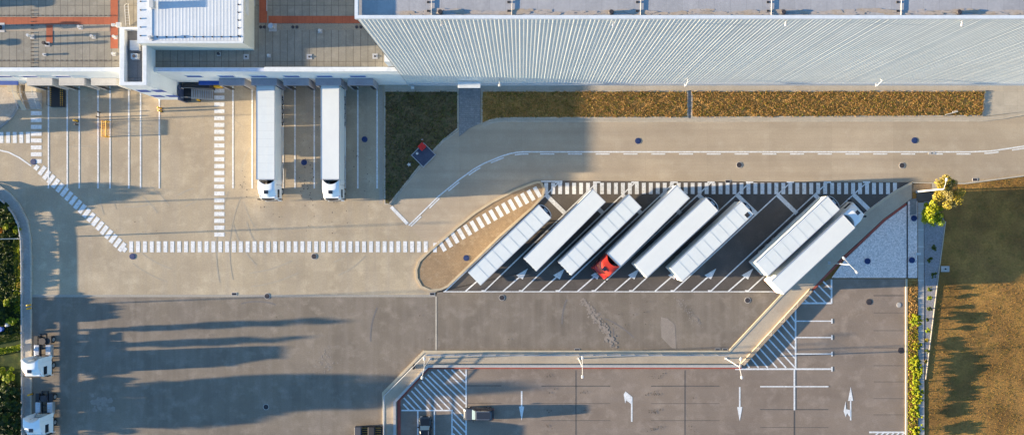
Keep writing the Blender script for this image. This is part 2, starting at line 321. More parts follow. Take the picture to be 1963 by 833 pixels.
# drains and seams
struct('drain_line', MB().line(PP([(836, 568), (836, 672)]), .22, .010), KERB, 'pale drain line running down the asphalt from the island')
struct('drain_line', MB().line(PP([(60, 566.5), (835, 566.5)]), .35, .009), mat('seam', (.33, .30, .25), (.3, .27, .23)), 'grey seam between concrete and asphalt')
struct('drain_line', MB().line(PP([(850, 558.5), (1495, 558.5)]), .13, .010), WHITE, 'thin white line along the foot of the truck bays')
struct('drain_line', MB().line(PP([(837, 671), (1396, 671)]), .3, .006), mat('dirty_gutter', (.3, .24, .17), (.2, .15, .1), scale=2, fine=8, fine_amt=.5), 'dirty gutter at the foot of the walkway')
struct('drain_line', MB().line(PP([(730.5, 166), (730.5, 390)]), .5, .006), mat('gutter_grey', (.36, .31, .25), (.33, .28, .22)), 'pale gutter between the last dock bay and the lawn')

# ------------------------------------------------------------------ painted markings
def quad_at(mb, cx, cy, dx, dy, L, W, z):               # px centre, px direction of length L, width W (px)
    n = math.hypot(dx, dy); dx, dy = dx/n*L/2, dy/n*L/2; ex, ey = -dy/L*W, dx/L*W
    mb.sheet(PP([(cx-dx-ex, cy-dy-ey), (cx+dx-ex, cy+dy-ey), (cx+dx+ex, cy+dy+ey), (cx-dx+ex, cy-dy+ey)]), z)
def clipline(mb, a, b, wpx, z): mb.line(PP([a, b]), wpx/M1, z)
Z = .012
mb = MB()
for i in range(23): quad_at(mb, 420.5, 174+13.1*i-(.0), 1, 0, 19.5, 7.6, Z) if 174+13.1*i < 456 else None
struct('zebra_crossing', mb, WHITE, 'white striped footway running down the yard from the yellow guard')
mb = MB()
for i in range(45):
    x = 251.5+13.13*i
    if x < 826: quad_at(mb, x, 472.5, 0, 1, 21, 7.4, Z)
struct('zebra_crossing', mb, WHITE, 'long white striped footway across the middle of the yard')
mb = MB()
n = 19
for i in range(n):
    t = i/(n-1); quad_at(mb, 81+t*153, 327+t*146, .60, -.80, 19, 8, Z)
quad_at(mb, 70, 321, .62, -.78, 10, 8, Z); quad_at(mb, 239, 478, .62, -.78, 9, 7, Z)
struct('zebra_crossing', mb, WHITE, 'white striped footway running diagonally down the west of the yard')
mb = MB()
for i in range(8): quad_at(mb, 69.5, 217+13.1*i, 1, 0, 20.5, 7.6, Z)
struct('zebra_crossing', mb, WHITE, 'short white striped footway below the concrete stairs')
mb = MB()
for i in range(8): quad_at(mb, 53.7-12.7*i, 263.5, 0, 1, 21, 7.4, Z)
struct('zebra_crossing', mb, WHITE, 'short white striped footway leaving the west edge of the photo')
mb = MB()
for i in range(16):
    t = i/15; quad_at(mb, 848+t*182, 471-t*103-4*math.sin(t*3.14), .50, .86, 22, 7.6, .106)
quad_at(mb, 834, 474, 0, 1, 18, 7, .106)
struct('zebra_crossing', mb, WHITE, 'white striped footway painted on the brown island')
mb = MB()
for i in range(51): quad_at(mb, 1047+13.37*i, 361, 0, 1, 21.5, 7.4, Z)
struct('zebra_crossing', mb, WHITE, 'long white striped footway along the top of the truck bays')
mb = MB()
for i in range(5):
    t = i/4; quad_at(mb, 753+t*25, 399.5+t*26, .69, .72, 9.2, 6.2, Z)
struct('yield_line', mb, WHITE, 'five white blocks of a give way line at the yard mouth of the road')
# dock guide lines
for k, (xs, lab) in enumerate([((93, 129), 'westmost pair of white dock guide lines, at the yellow edged pit'), ((152, 188), 'pair of white dock guide lines ending west of the yellow frame'), ((211, 247), 'pair of white dock guide lines beside the yellow frame'), ((269.5, 305.5), 'pair of white dock guide lines beside the twin yellow posts'),
        ((446.6, 483.5), 'pair of white dock guide lines in the empty bay west of the docked trucks'), ((506, 543), 'pair of white dock guide lines under the west docked truck'), ((565.5, 602.5), 'pair of white dock guide lines between the docked trucks'), ((625, 662), 'pair of white dock guide lines under the east docked truck'), ((686, 723), 'eastmost pair of white dock guide lines, beside the lawn')]):
    mb = MB()
    for x in xs: mb.line(PP([(x, 165.5), (x, 361)]), .21, .016)
    struct('dock_line', mb, WHITE, lab)
# angled bays
bx = [853, 928, 999.5, 1070, 1139, 1211, 1290.5, 1362, 1433]; tx = [1072, 1145, 1218, 1293, 1364, 1438, 1516, 1587, 1662]
ordn = ['first', 'second', 'third', 'fourth', 'fifth', 'sixth', 'seventh', 'eighth', 'ninth']
for i, (b, t) in enumerate(zip(bx, tx)):
    mb = MB(); clipline(mb, (b, 558), (t, 349), 2.4, .016)
    if i: mb.sheet(PP([(b-5, 555.5), (b+4, 555.5), (b+2, 559), (b-5, 559)]), .020)
    mb.sheet(PP([(t-8, 347.5), (t+6, 347.5), (t+6, 350.5), (t-8, 350.5)]), .020)
    if i in (0, 1, 2, 3, 4, 5, 6, 7, 8):
        s = (374-349)*1.06; clipline(mb, (t-s+1, 373), (t-s+38, 409), 8, .012+.004*2)
    struct('bay_line', mb, WHITE, f'{ordn[i]} slanted white bay line from the brown island, with its crossbar')
for i, a in enumerate([892, 964, 1035, 1107, 1178, 1255, 1325, 1396]):
    mb = MB(); clipline(mb, (a, 558), (a+33, 529.5), 2.6, .016)
    mb.sheet(PP([(a+48, 514), (a+25.5, 527), (a+38, 535)]), .020)
    struct('arrow_marking', mb, WHITE, f'{ordn[i]} slanted white arrow from the brown island at the foot of the bays')
struct('lane_line', MB().line(PP([(1640, 424), (1665, 402.5), (1690, 384), (1715, 366.5), (1744, 351)]), .2, .016), WHITE, 'curved white line at the east end of the truck bays')
struct('lane_line', MB().line(PP([(1037, 347.5), (1078, 347.5)]), .2, .024), WHITE, 'short white line above the tip of the brown island')
RL = [(783.5, 431.7), (793, 423), (840.7, 376), (877.6, 346), (908, 324), (928, 313), (948, 304.6), (965, 298), (978.5, 294.2), (990, 292), (1002, 291)]
struct('lane_line', MB().line(PP(RL+[(1160, 291), (1860, 291), (1899, 289.4), (1933, 284.5), (1963, 280), (2050, 262), (2200, 225)]), .19, .012), WHITE, 'solid white centre line of the road')
mb = MB()
def along(pts, s):
    for a, b in zip(pts[:-1], pts[1:]):
        L = math.hypot(b[0]-a[0], b[1]-a[1])
        if s <= L: return (a[0]+(b[0]-a[0])*s/L, a[1]+(b[1]-a[1])*s/L), ((b[0]-a[0])/L, (b[1]-a[1])/L)
        s -= L
    return None, None
full = RL+[(1160, 291), (1860, 291), (1899, 289.4), (1933, 284.5), (1963, 280), (2050, 262)]
s = 2
while True:
    q = [along(full, s+u) for u in (0, 9, 18, 27)]
    if q[-1][0] is None: break
    pts = [(p[0]-t[1]*4.0, p[1]+t[0]*4.0) for p, t in q]
    mb.line(PP(pts), .17, .012); s += 53.2 if s > 260 else 49.5
struct('lane_line', mb, WHITE, 'dashed white line just below the solid road line')
struct('lane_line', MB().line(PP([(-120, 290), (0, 288), (17, 292), (37, 302), (60, 318)]), .2, .012), WHITE, 'curved white line at the west edge of the yard')
# car park hatching
def hatch(name, segs, label, m=WHITE, wpx=2.7, z=.012):
    mb = MB()
    for k, (a, b) in enumerate(segs): clipline(mb, a, b, wpx, z+.004*(k % 2 if wpx > 9 else 0))
    return struct(name, mb, m, label)
q = lambda x, y: (660+x/4.817, 660+y/4.817)
dg = [((545, 545), (598, 600)), ((550, 490), (655, 598)), ((585, 460), (712, 596)), ((620, 425), (782, 598)), ((650, 392), (845, 600)), ((685, 362), (908, 598)), ((718, 335), (978, 598)), ((745, 300), (1118, 676)), ((770, 275), (1118, 612)), ((805, 245), (1118, 545)), ((860, 230), (1118, 480)), ((925, 230), (1118, 413)), ((990, 230), (1118, 350)), ((1060, 230), (1118, 288)),
      ((1002, 620), (1118, 742)), ((1002, 684), (1118, 806)), ((1002, 750), (1118, 872)), ((1002, 816), (1118, 938))]
hatch('hatched_area', [(q(*a), q(*b)) for a, b in dg], 'white diagonal hatching in the west corner of the car park')
hatch('lane_line', [((893.5, 707), (893.5, 900)), ((769.6, 785.6), (892, 785.6))][:1], 'long white line closing the west hatching', z=.016)
mb = MB(); mb.line(PP([(769.6, 785.6), (866.5, 785.6), (866.5, 900)]), .2, .020)
for x in (801, 832.7): mb.line(PP([(x, 787), (x, 900)]), .2, .024)
struct('bay_line', mb, WHITE, 'white parking bay lines around the black car')
mb = MB()
for k in range(13):                                      # big triangle
    x0 = 1419+8.6*k; y0 = 704-8.95*k
    if k >= 12: continue
    e = min(1524-x0, 704-y0)
    if k == 0: continue
    mb.line(PP([(x0+2, y0-2), (x0+e, y0+e)]), .21, .012)
struct('hatched_area', mb, WHITE, 'white diagonal hatching in the large triangle beside the walkway')
mb = MB(); mb.line(PP([(1525, 590), (1525, 706)]), .24, .020); mb.line(PP([(1409, 706.5), (1594, 706.5)]), .24, .024); mb.line(PP([(1522.7, 708), (1522.7, 785)]), .24, .028)
mb.line(PP([(1457, 740), (1588, 740)]), .18, .032)
for y in (614.7, 646, 677.5): mb.line(PP([(1526, y), (1594, y)]), .17, .032)
for y in (614.7, 646, 677.5, 706.5): mb.line(PP([(1594.5, y-4.5), (1594.5, y+4.5)]), .2, .036)
struct('bay_line', mb, WHITE, 'white bay lines with end ticks beside the large hatched triangle')
mb = MB()
for a, b in (((1578, 539), (1593, 554)), ((1568.5, 546.5), (1593, 571)), ((1559, 556), (1583, 580)), ((1550, 565), (1566, 580)), ((1541, 573), (1549, 580))): mb.line(PP([a, b]), .21, .012)
mb.line(PP([(1594, 535), (1594, 581)]), .24, .016); mb.line(PP([(1535, 580.5), (1594, 580.5)]), .24, .020)
struct('hatched_area', mb, WHITE, 'small hatched triangle below the gravel bed')
mb = MB(); mb.line(PP([(1666, 827.5), (1734, 827.5)]), .24, .012)
for k in range(7): mb.line(PP([(1667+k*10, 845), (1684+k*10, 828)]), .2, .016)
struct('hatched_area', mb, WHITE, 'hatched area cut by the bottom edge near the hedge')
def darrow(x, y0, y1, label):
    mb = MB(); mb.line(PP([(x, y0), (x, y1-25)]), .22, .012)
    mb.sheet(PP([(x-5, y1-27), (x+5, y1-27), (x, y1)]), .016); struct('arrow_marking', mb, WHITE, label)
darrow(1000, 748.6, 805, 'white arrow pointing down near the grey car')
darrow(1418, 741, 806, 'white arrow pointing down below the long lamp shadow')
mb = MB(); mb.line(PP([(1211, 807), (1211, 762)]), .22, .012)
mb.sheet(PP([(1212.5, 764), (1212, 760), (1199, 749), (1195.5, 755), (1198.5, 772), (1200.5, 766), (1209.5, 773)]), .016)
struct('arrow_marking', mb, WHITE, 'white arrow bending left in the middle of the car park')
mb = MB(); mb.line(PP([(1630.6, 804.5), (1630.6, 764)]), .2, .012); mb.sheet(PP([(1625.5, 767), (1635.5, 767), (1630.6, 740.5)]), .016)
mb.sheet(PP([(1630, 785), (1622, 783), (1621, 768), (1617, 787), (1621, 798), (1623.5, 791), (1630, 799)]), .020)
struct('arrow_marking', mb, WHITE, 'white double arrow pointing up and left near the hedge')
mb = MB()
for x in (1104, 1313): mb.line(PP([(x, 709), (x, 900)]), .13, .008)
for x0, x1, ys in ((1038, 1170, (739, 772.5, 805)), (1248, 1379.5, (739, 772.5, 805)), (895, 961, (738.5, 772, 805)), (1457, 1588, (784, 818)), (1674.6, 1733, (566, 599, 633, 666, 700, 731, 763, 794))):
    for k, y in enumerate(ys): mb.line(PP([(x0, y), (x1, y)]), .13 if k == 0 else .07, .008)
mb.line(PP([(1522.7, 786), (1522.7, 900)]), .2, .008)
struct('blacked_out_lines', mb, BLK, 'thin blacked out bay lines across the car park')

# stains and patches (marks with a shape of their own)
def blob(cx, cy, r, n=9):
    a0 = random.random()*6
    return [(cx+r*(.6+.6*random.random())*math.cos(a0+2*math.pi*k/n), cy+r*(.6+.6*random.random())*math.sin(a0+2*math.pi*k/n)) for k in range(n)]
mb = MB(); zz = 0
for cx, cy, sx, sy, nn in ((466, 350, 6, 18, 14), (586, 330, 10, 30, 34), (590, 380, 8, 40, 22), (706, 350, 5, 26, 12), (638, 410, 14, 22, 14), (513, 405, 12, 14, 8), (610, 270, 10, 30, 10), (287, 357, 8, 6, 3),
        (1255, 720, 9, 2.5, 14), (1255, 753, 9, 2.5, 16), (1255, 787, 9, 3, 16), (1258, 820, 9, 3, 16), (1330, 760, 4, 3, 5), (1326, 820, 5, 4, 7), (1053, 753, 6, 3, 8), (1053, 718, 5, 3, 5), (1052, 787, 6, 4, 8), (1052, 820, 5, 5, 8), (1118, 752, 5, 2, 5), (1118, 787, 6, 3, 6),
        (1480, 395, 6, 6, 6), (1200, 612, 14, 20, 14), (1240, 600, 6, 30, 8), (905, 650, 80, 20, 8), (560, 620, 90, 30, 8), (680, 300, 4, 12, 5), (300, 430, 60, 30, 6)):
    for _ in range(nn):
        mb.sheet(PP(blob(random.gauss(cx, sx), random.gauss(cy, sy), random.uniform(.35, 1.5), 8)), .0375+.00008*zz); zz += 1
struct('oil_stains', mb, OIL, 'small dark oil stains and tyre scuffs scattered over the paving')
TYRM = mat('tyre_mark', (.335, .285, .215), (.39, .33, .245), (.30, .255, .2), scale=1.2, fine=6, fine_amt=.15)
TYRA = mat('tyre_mark_asphalt', (.145, .13, .12), (.17, .152, .14), scale=1.2, fine=6, fine_amt=.2)
mb = MB(); ma = MB()
for i in range(26):
    cx, cy, rr = random.uniform(120, 720), random.uniform(270, 540), random.uniform(60, 260); a0 = random.uniform(0, 6.28); da = random.uniform(.25, .7)
    for off in (0, 26):
        pts = [(cx+(rr+off)*math.cos(a0+da*k/10), cy+(rr+off)*math.sin(a0+da*k/10)) for k in range(11)]
        if all(75 < p[0] < 735 and 190 < p[1] < 562 and not (480 < p[0] < 665 and p[1] < 395) for p in pts): mb.line(PP(pts), random.uniform(.1, .22), .0042+.00014*i+.00006*(off > 0))
for i in range(16):
    cx, cy, rr = random.uniform(200, 1300), random.uniform(580, 860), random.uniform(80, 260); a0 = random.uniform(0, 6.28); da = random.uniform(.3, .8)
    pts = [(cx+rr*math.cos(a0+da*k/10), cy+rr*math.sin(a0+da*k/10)) for k in range(11)]
    if all(110 < p[0] < 1380 and 572 < p[1] < 668 for p in pts) or all(110 < p[0] < 700 and 572 < p[1] < 830 for p in pts): ma.line(PP(pts), random.uniform(.1, .25), .0030+.00014*i)
struct('tyre_marks', mb, TYRM, 'faint curved tyre marks on the tan concrete yard')
if ma.v: struct('tyre_marks', ma, TYRA, 'faint curved tyre marks on the lower asphalt')
LPATCH = mat('light_patch', (.28, .235, .195), (.24, .2, .165), scale=.9, fine=7, fine_amt=.25)
mb = MB(); zz = 0
mb.sheet(PP([(1267, 607), (1280, 610), (1294, 622), (1296, 668), (1288, 667), (1268, 646)]), .006)
for i in range(150):
    t = i/150
    mb.sheet(PP(blob(1118+t*62+random.gauss(0, 4), 575+t*85+random.gauss(0, 4), random.uniform(1, 3.2), 9)), .0070+.00012*i)
for i in range(90):
    t = i/90
    mb.sheet(PP(blob(1297+t*48+random.gauss(0, 3), 572+t*52+random.gauss(0, 3), random.uniform(.5, 1.5), 7)), .0070+.00012*i)
for i in range(60): mb.sheet(PP(blob(625+random.gauss(0, 12), 690+random.gauss(0, 16), random.uniform(.5, 1.6), 7)), .0070+.00012*i)
for i in range(30): mb.sheet(PP(blob(195+random.gauss(0, 10), 770+random.gauss(0, 8), random.uniform(2, 6), 9)), .0070+.00012*i)
struct('worn_patches', mb, LPATCH, 'pale worn patches in the lower asphalt yard')
mb = MB()
for i in range(60): mb.sheet(PP(blob(random.uniform(885, 915), random.uniform(176, 245), random.uniform(.3, .9), 3)), .075+.0004*(i % 5))
struct('litter', mb, LTC, 'pale scraps scattered on the grey path')

# ------------------------------------------------------------------ covers, drains
def cover(px, py, m, label, r=.38, ring=None, group=None):
    t = thing('manhole_cover', label, 'manhole cover', P(px, py), 0, group)
    zb = .16 if (px > 1738 and 385 < py < 533) or px > 1640 and 495 < py < 505 else .11 if (880 < px < 900 and py > 480) else 0
    mb = MB(); mb.cyl((0, 0, zb-.02), (0, 0, zb+.035), r, n=24)
    for a in range(-3, 4):
        L = math.sqrt(max(0, (r*.8)**2-(a*r/4)**2)); mb.box(-L, L, a*r/4-.015, a*r/4+.015, zb+.03, zb+.045)
    mb.build('lid', m, t)
    rg = MB(); n = 24
    for k in range(n):
        a, b = 2*math.pi*k/n, 2*math.pi*(k+1)/n; R1, R2 = r*1.03, r*1.22
        rg.prism([(R1*math.cos(a), R1*math.sin(a)), (R2*math.cos(a), R2*math.sin(a)), (R2*math.cos(b), R2*math.sin(b)), (R1*math.cos(b), R1*math.sin(b))], zb-.02, zb+.028)
    rg.build('rim', ring or LTC, t)
for px, py, lab in ((64, 310, 'blue manhole cover at the end of the curved white line'), (254, 491, 'blue manhole cover just below the long striped footway'), (583, 311, 'blue manhole cover between the docked trucks'), (699, 267, 'blue manhole cover in the shaded eastmost dock bay'),
                    (894, 494, 'blue manhole cover on the brown paved island'), (1223, 270, 'blue manhole cover on the road above the truck bays'), (1753, 269, 'blue manhole cover on the east end of the road'), (1662, 500, 'blue manhole cover inside the gravel triangle'), (1747, 498, 'blue manhole cover low on the narrow gravel strip'), (1751, 418, 'blue manhole cover high on the narrow gravel strip')):
    cover(px, py, BLUEC, lab, .36, BLUEC, 'blue manhole covers')
for px, py, lab in ((602, 491, 'dark manhole cover just below the middle of the striped footway'), (512, 567, 'dark manhole cover on the seam between concrete and asphalt'), (510, 779, 'dark manhole cover in the tree shadow of the lower yard'), (962, 570, 'dark manhole cover below the first truck bays'), (1433, 575, 'dark manhole cover beside the parked trailers at the walkway'),
                    (1666, 578, 'black manhole cover in the car park below the gravel'), (1417, 316, 'dark manhole cover low on the road above the bays'), (1729, 317, 'dark manhole cover near the east tip of the bays'), (1727, 671, 'brown manhole cover at the car park kerb')):
    cover(px, py, DKC, lab, .36, LTC if px not in (1666, 1727) else DKC, 'dark manhole covers')
cover(1723, 584, LTC, 'pale manhole cover at the car park kerb', .3)
def grate(px, py, label, w=.75, l=.42):
    t = thing('drain_grate', label, 'drain', P(px, py), 0, 'square drain grates')
    zb = .0
    fr = MB(); fr.box(-w/2, w/2, -l/2, -l/2+.05, -.02, .03); fr.box(-w/2, w/2, l/2-.05, l/2, -.02, .03); fr.box(-w/2, -w/2+.05, -l/2+.05, l/2-.05, -.02, .03); fr.box(w/2-.05, w/2, -l/2+.05, l/2-.05, -.02, .03)
    fr.build('frame', STEEL, t)
    g = MB(); g.box(-w/2+.05, w/2-.05, -l/2+.05, l/2-.05, -.015, .014)
    for k in range(7): x = -w/2+.1+k*(w-.2)/6; g.box(x-.015, x+.015, -l/2+.05, l/2-.05, .014, .026)
    g.build('grate', DKC, t)
for px, py, lab in ((449, 563, 'drain grate on the yard seam left of a manhole'), (828.5, 563, 'drain grate at the foot of the brown island'), (1106, 670, 'lone drain grate in the gutter above a lamp'), (1375.5, 670, 'west one of two drain grates at the walkway corner'), (1390, 670, 'east one of two drain grates at the walkway corner'), (1395, 347.5, 'drain grate at the top edge of the truck bays'), (1869, 344, 'drain grate at the road edge beside the field')):
    grate(px, py, lab)

# ------------------------------------------------------------------ warehouse
HW = 32.5
wx0 = P(681.7, 33.6, HW)[0]; wy = P(0, 33.6, HW)[1]; wx1 = 110.0; wyb = wy+70
wh = thing('warehouse', 'tall white ribbed warehouse along the top of the photo', 'warehouse', (wx0, wy, 0))
L = wx1-wx0; pitch = .42
mb = MB(); prof = []; x = 0.0
while x < L:
    dd = random.uniform(.009, .016); prof += [(x, 0), (x+pitch*.5, 0), (x+pitch*.62, -dd), (x+pitch*.88, -dd)]; x += pitch
prof.append((x, 0)); n = len(prof)
vs = [(a, b, 1.4) for a, b in prof]+[(a, b, HW-.35) for a, b in prof]
mb.add(vs, [(i, i+1, n+i+1, n+i) for i in range(n-1)]); mb.build('facade', WALLM, wh)
MB().box(.05, L, .05, 70, 0, HW-.9).build('wall', WALLB, wh); MB().box(0, .045, .0, 70, 0, HW-.4).build('end_wall', plain('end_wall_grey', (.13, .15, .17)), wh)  # unseen end wall made dark so it bounces less sun onto the roof
mb = MB(); mb.box(-.02, L, -.09, .04, 0, 1.4); mb.build('plinth', plain('plinth_grey', (.5, .53, .56)), wh)
mb = MB(); mb.box(-.1, L, -.12, .22, HW-.35, HW); mb.box(-.1, .22, .22, 70, HW-.35, HW); mb.build('parapet', TRIMW, wh)
rf = MB().box(.22, L, .22, 70, HW-.9, HW-.42).build('roof', ROOFW, wh)
mb = MB(); zz = 0
for i in range(330):
    px = random.uniform(750, 1963); yy = random.gauss(25 if int(px/55) % 3 else 22, 1.6); a = P(px, yy, HW-.42)
    rr = random.uniform(.1, .45); mb.sheet([(a[0]-wx0+rr*random.uniform(1.5, 3)*math.cos(u*.9), a[1]-wy+rr*.5*random.uniform(.5, 1)*math.sin(u*.9)) for u in range(7)], HW-.417+.00012*i)
mb.build('ponding_stain', RUST, rf)
for px in (820, 975, 1223, 1475, 1725):
    mb = MB(); a = P(px+6, 0, HW)[0]-wx0; mb.tube([(a, .3+0, HW-.36), (a+.05, 2, HW-.36), (a-.1, 5, HW-.36)], .03, 6); mb.build('conduit', STEEL, rf)
    for yy in (2, 19):
        b = P(px, yy, HW); mb = MB(); mb.box(b[0]-wx0-.13, b[0]-wx0+.13, b[1]-wy-.1, b[1]-wy+.1, HW-.42, HW-.34); mb.build('junction_box', DARK, rf)
# door canopy and door
a = P(878, 0, 2.9)[0]-wx0; b = P(921, 0, 2.9)[0]-wx0
mb = MB(); mb.box(a, b, -1.0, -.1, 2.75, 2.95); cn = mb.build('door_canopy', TRIMW, wh, bevel=.03)
MB().box(a+.5, b-.5, -.13, -.095, 0, 2.4).build('door', plain('door_grey', (.2, .22, .25)), wh)
for px, zt, lab in ((957, 3.4, 'w'), (1319, 3.4, 'm'), (1691, 3.4, 'e')):
    xx = P(px, 0, 4.6)[0]
    t = thing('wall_lamp', {'w': 'small white floodlight on the wall just east of the door canopy', 'm': 'small white floodlight on the wall above the gap in the weedy strips', 'e': 'small white floodlight on the east part of the warehouse wall'}[lab], 'floodlight', (xx, wy, 4.2), 0, 'floodlights low on the warehouse wall')
    MB().tube([(0, -.06, 4.2), (0, -.35, 4.6), (0, -.75, 3.2)], .045, 6).tube([(0, -.06, 4.2), (0, -.35, 4.6)], .05, 6).build('bracket', LAMPW, t)
    MB().box(-.18, .18, -.85, -.5, 3.05, 3.25).build('lamp_head', LAMPW, t, bevel=.05)
    t.location.z = 0
for px, lab in ((843, 'first roof edge fitting from the west corner of the warehouse'), (1172, 'second roof edge fitting from the west corner of the warehouse'), (1503, 'third roof edge fitting from the west corner of the warehouse'), (1841, 'eastmost roof edge fitting on the warehouse')):
    b = P(px, 22.5, HW); t = thing('roof_vent', lab, 'roof vent', (b[0], b[1], HW-.42), 0, 'fittings along the warehouse roof edge')
    MB().cyl((0, 0, 0), (0, 0,   .25), .2, .22, 12).build('pipe', DARK, t); MB().cyl((0, 0, .25), (0, 0, .33), .28, .2, 12).build('cap', DKC, t)
    c = P(px+4, 36, 31.6)[0]-b[0]
    t2 = thing('camera_bracket', lab.replace('roof edge fitting', 'small white bracket under the roof edge').replace('eastmost small', 'eastmost small'), 'bracket', (b[0]+c, wy, 31.5), 0, 'brackets under the warehouse roof edge')
    MB().bar((0, -.06, 0), (0, -.5, .1), .08).build('arm', LAMPW, t2); MB().box(-.12, .12, -.6, -.35, -.03, .14).build('housing', LAMPW, t2, bevel=.03)

# ------------------------------------------------------------------ dock building
HB, HR = 8.7, 8.0
by = P(0, 137, HB)[1]; bx0 = -105.0; bx1 = wx0+.0
db = thing('dock_building', 'low white loading dock building with a flat grey roof', 'building', (0, by, 0))
MB().box(bx0, bx1+9.6, .02, .6, 0, HB-.25).build('wall', WALLB, db)
MB().box(bx0, bx1-.03, .6, 60, 0, HR-.02).build('wall', WALLB, db)
xt = lambda px, z: P(px, 0, z)[0]
MB().box(bx0, xt(229, HB), 0, .5, HB-.25, HB).build('parapet', TRIMW, db, bevel=.02)
MB().box(xt(303, HB), xt(507, HB), 0, .44, HB-.25, HB-.003).build('parapet', plain('lavender_trim', (.62, .64, .72)), db, bevel=.02)
MB().box(xt(507, HB), bx1+4.0, 0, .6, HB-.25, HB).build('parapet', TRIMW, db, bevel=.02)
rf = MB().box(bx0, bx1-.03, .6, 60, HR-.02, HR).build('roof', ROOFL, db)
def rs(pts, z): return [(P(a, b, z)[0], P(a, b, z)[1]-by) for a, b in pts]
for k, r in enumerate(([(-200, 33), (212, 33), (212, 47), (-200, 47)], [(212, -60), (226, -60), (226, 93), (212, 93)], [(89, 48), (101, 48), (101, 83), (89, 83)], [(497, -60), (512, -60), (512, 44), (497, 44)], [(515, 31), (712, 31), (712, 45), (515, 45)])):
    MB().prism(rs(r, HR), HR, HR+.02+.003*k).build('red_walkway', ROOFR, rf)
mb = MB()
for px in (62, ):
    for yy in range(16): mb.box(*[v for v in (xt(px, HR)-.18, xt(px, HR)+.18)], P(0, 20+yy*7.2, HR)[1]-by-.05, P(0, 20+yy*7.2, HR)[1]-by+.05, HR, HR+.08)
for yy in (30, 116):
    for k in range(28):
        px = -20+k*9.3
        if px < 225: mb.box(xt(px, HR)-.14, xt(px, HR)+.14, P(0, yy, HR)[1]-by-.04, P(0, yy, HR)[1]-by+.04, HR, HR+.09)
mb.build('conductor_block', DKC, rf)
MB().prism(rs([(0, 50), (210, 50), (210, 60), (0, 60)], HR), HR, HR+.012).build('ponding_stain', mat('roof_tan', (.34, .27, .2), (.28, .23, .18), scale=1, fine=5), rf)
MB().prism(rs([(513, 46), (712, 46), (712, 58), (513, 58)], HR), HR, HR+.012).build('ponding_stain', mat('roof_tan2', (.26, .215, .16), (.22, .2, .16), scale=1, fine=5), rf)
MB().box(xt(511, HR), xt(511, HR)+.1, 8.2, 60, HR, HR+.08).build('seam', STEEL, rf)
# windows in the dock wall
for px in (-40, 8, 57, 120, 372, 434, 496, 559, 622, 686):
    xx = xt(px, 5.8); f = MB(); f.box(xx-1.15, xx+1.15, -.06, .03, 5.25, 5.33); f.box(xx-1.15, xx+1.15, -.06, .03, 6.2, 6.28); f.box(xx-1.15, xx-1.07, -.06, .03, 5.33, 6.2); f.box(xx+1.07, xx+1.15, -.06, .03, 5.33, 6.2)
    fo = f.build('window', TRIMW, db); MB().box(xx-1.07, xx+1.07, -.02, .03, 5.33, 6.2).build('pane', BLUEG, fo)
for px in (-70, 12, 400):
    xx = xt(px, 2.9); MB().box(xx-1.5, xx+1.5, -.55, 0, 2.55, 2.75).build('door_canopy', BLUEG, db, bevel=.02)
    MB().box(xx-.6, xx+.6, -.03, .02, 1.1, 2.5).build('door', STEEL, db)
# dock shelters
docks = [P(75.5, 0, 4.6)[0]+4.46*k for k in range(3)]+[-35.76+4.46*k for k in (-1, 0, 1, 2, 3)]
for k, xc in enumerate(docks):
    sh = MB(); wv = 1.76
    sh.box(xc-wv, xc+wv, -1.0, -.02, 4.35, 4.6)
    for s in (-1, 1): sh.box(xc+s*wv-(.12 if s > 0 else 0), xc+s*wv+(.12 if s < 0 else 0), -1.0, -.02, .95, 4.35)
    sm = SHELT if k > 2 else mat('shelter_light', (.5, .48, .45), (.44, .42, .4), scale=.9, fine=5, fine_amt=.1) if k == 0 else bpy.data.materials['shelter_light']
    so_ = sh.build('dock_shelter', sm, db)
    c = MB(); c.box(xc-wv+.12, xc+wv-.12, -.9, -.8, 3.5, 4.35); c.box(xc-wv+.12, xc-wv+.7, -.9, -.8, .95, 3.5); c.box(xc+wv-.7, xc+wv-.12, -.9, -.8, .95, 3.5)
    c.build('curtain', DARK, so_)
    MB().box(xc-1.25, xc+1.25, -.04, .015, 1.1, 4.1).build('dock_door', plain('dock_door_grey', (.45, .47, .5)) if k == 0 else bpy.data.materials['dock_door_grey'], db)
    bf = MB()
    for s in (-1, 1): bf.box(xc+s*1.15-.15, xc+s*1.15+.15, -.35, -.02, .55, 1.08)
    bf.build('dock_bumper', TYRE, db)
    MB().box(xc-1.0, xc+1.0, -.33, -.01, .95, 1.1).build('dock_leveller', STEEL, db)
# plant room
hp = 11.8; c1 = P(466, 82, hp); x0 = P(258, 0, hp)[0]+.3; yb = c1[1]-by
pr = MB().box(x0, c1[0], yb, yb+40, HR, hp-.12).build('plant_room', mat('cream_cladding', (.66, .64, .56), (.6, .58, .5), scale=.4, fine=3, fine_amt=.04, streak=((3, 3, .1), .3, (.56, .54, .47))), db)
mb = MB(); prof = []; x = x0+1.9
while x < c1[0]-.3:
    prof += [(x, .0), (x+.22, .0), (x+.28, .005), (x+.38, .005)]; x += .44
n = len(prof); vs = [(a, yb+.25, hp-.1+b) for a, b in prof]+[(a, yb+40, hp-.1+b) for a, b in prof]
mb.add(vs, [(i, i+1, n+i+1, n+i) for i in range(n-1)]); mb.build('ribbed_roof', SHEETW, pr)
MB().box(x0, x0+1.9, yb+.2, yb+40, hp-.12, hp-.06).build('roof_gutter', TRIMW, pr)
mb = MB(); mb.box(x0, c1[0], yb-.04, yb+.2, hp-.3, hp+.02); mb.box(c1[0]-.3, c1[0]+.03, yb+.2, yb+40, hp-.3, hp+.02); mb.build('parapet', TRIMW, pr)
mb = MB()
for k in range(10): mb.cyl((x0+2.6+k*1.18, yb+.75, hp-.1), (x0+2.6+k*1.18, yb+.75, hp+.06), .09, n=8)
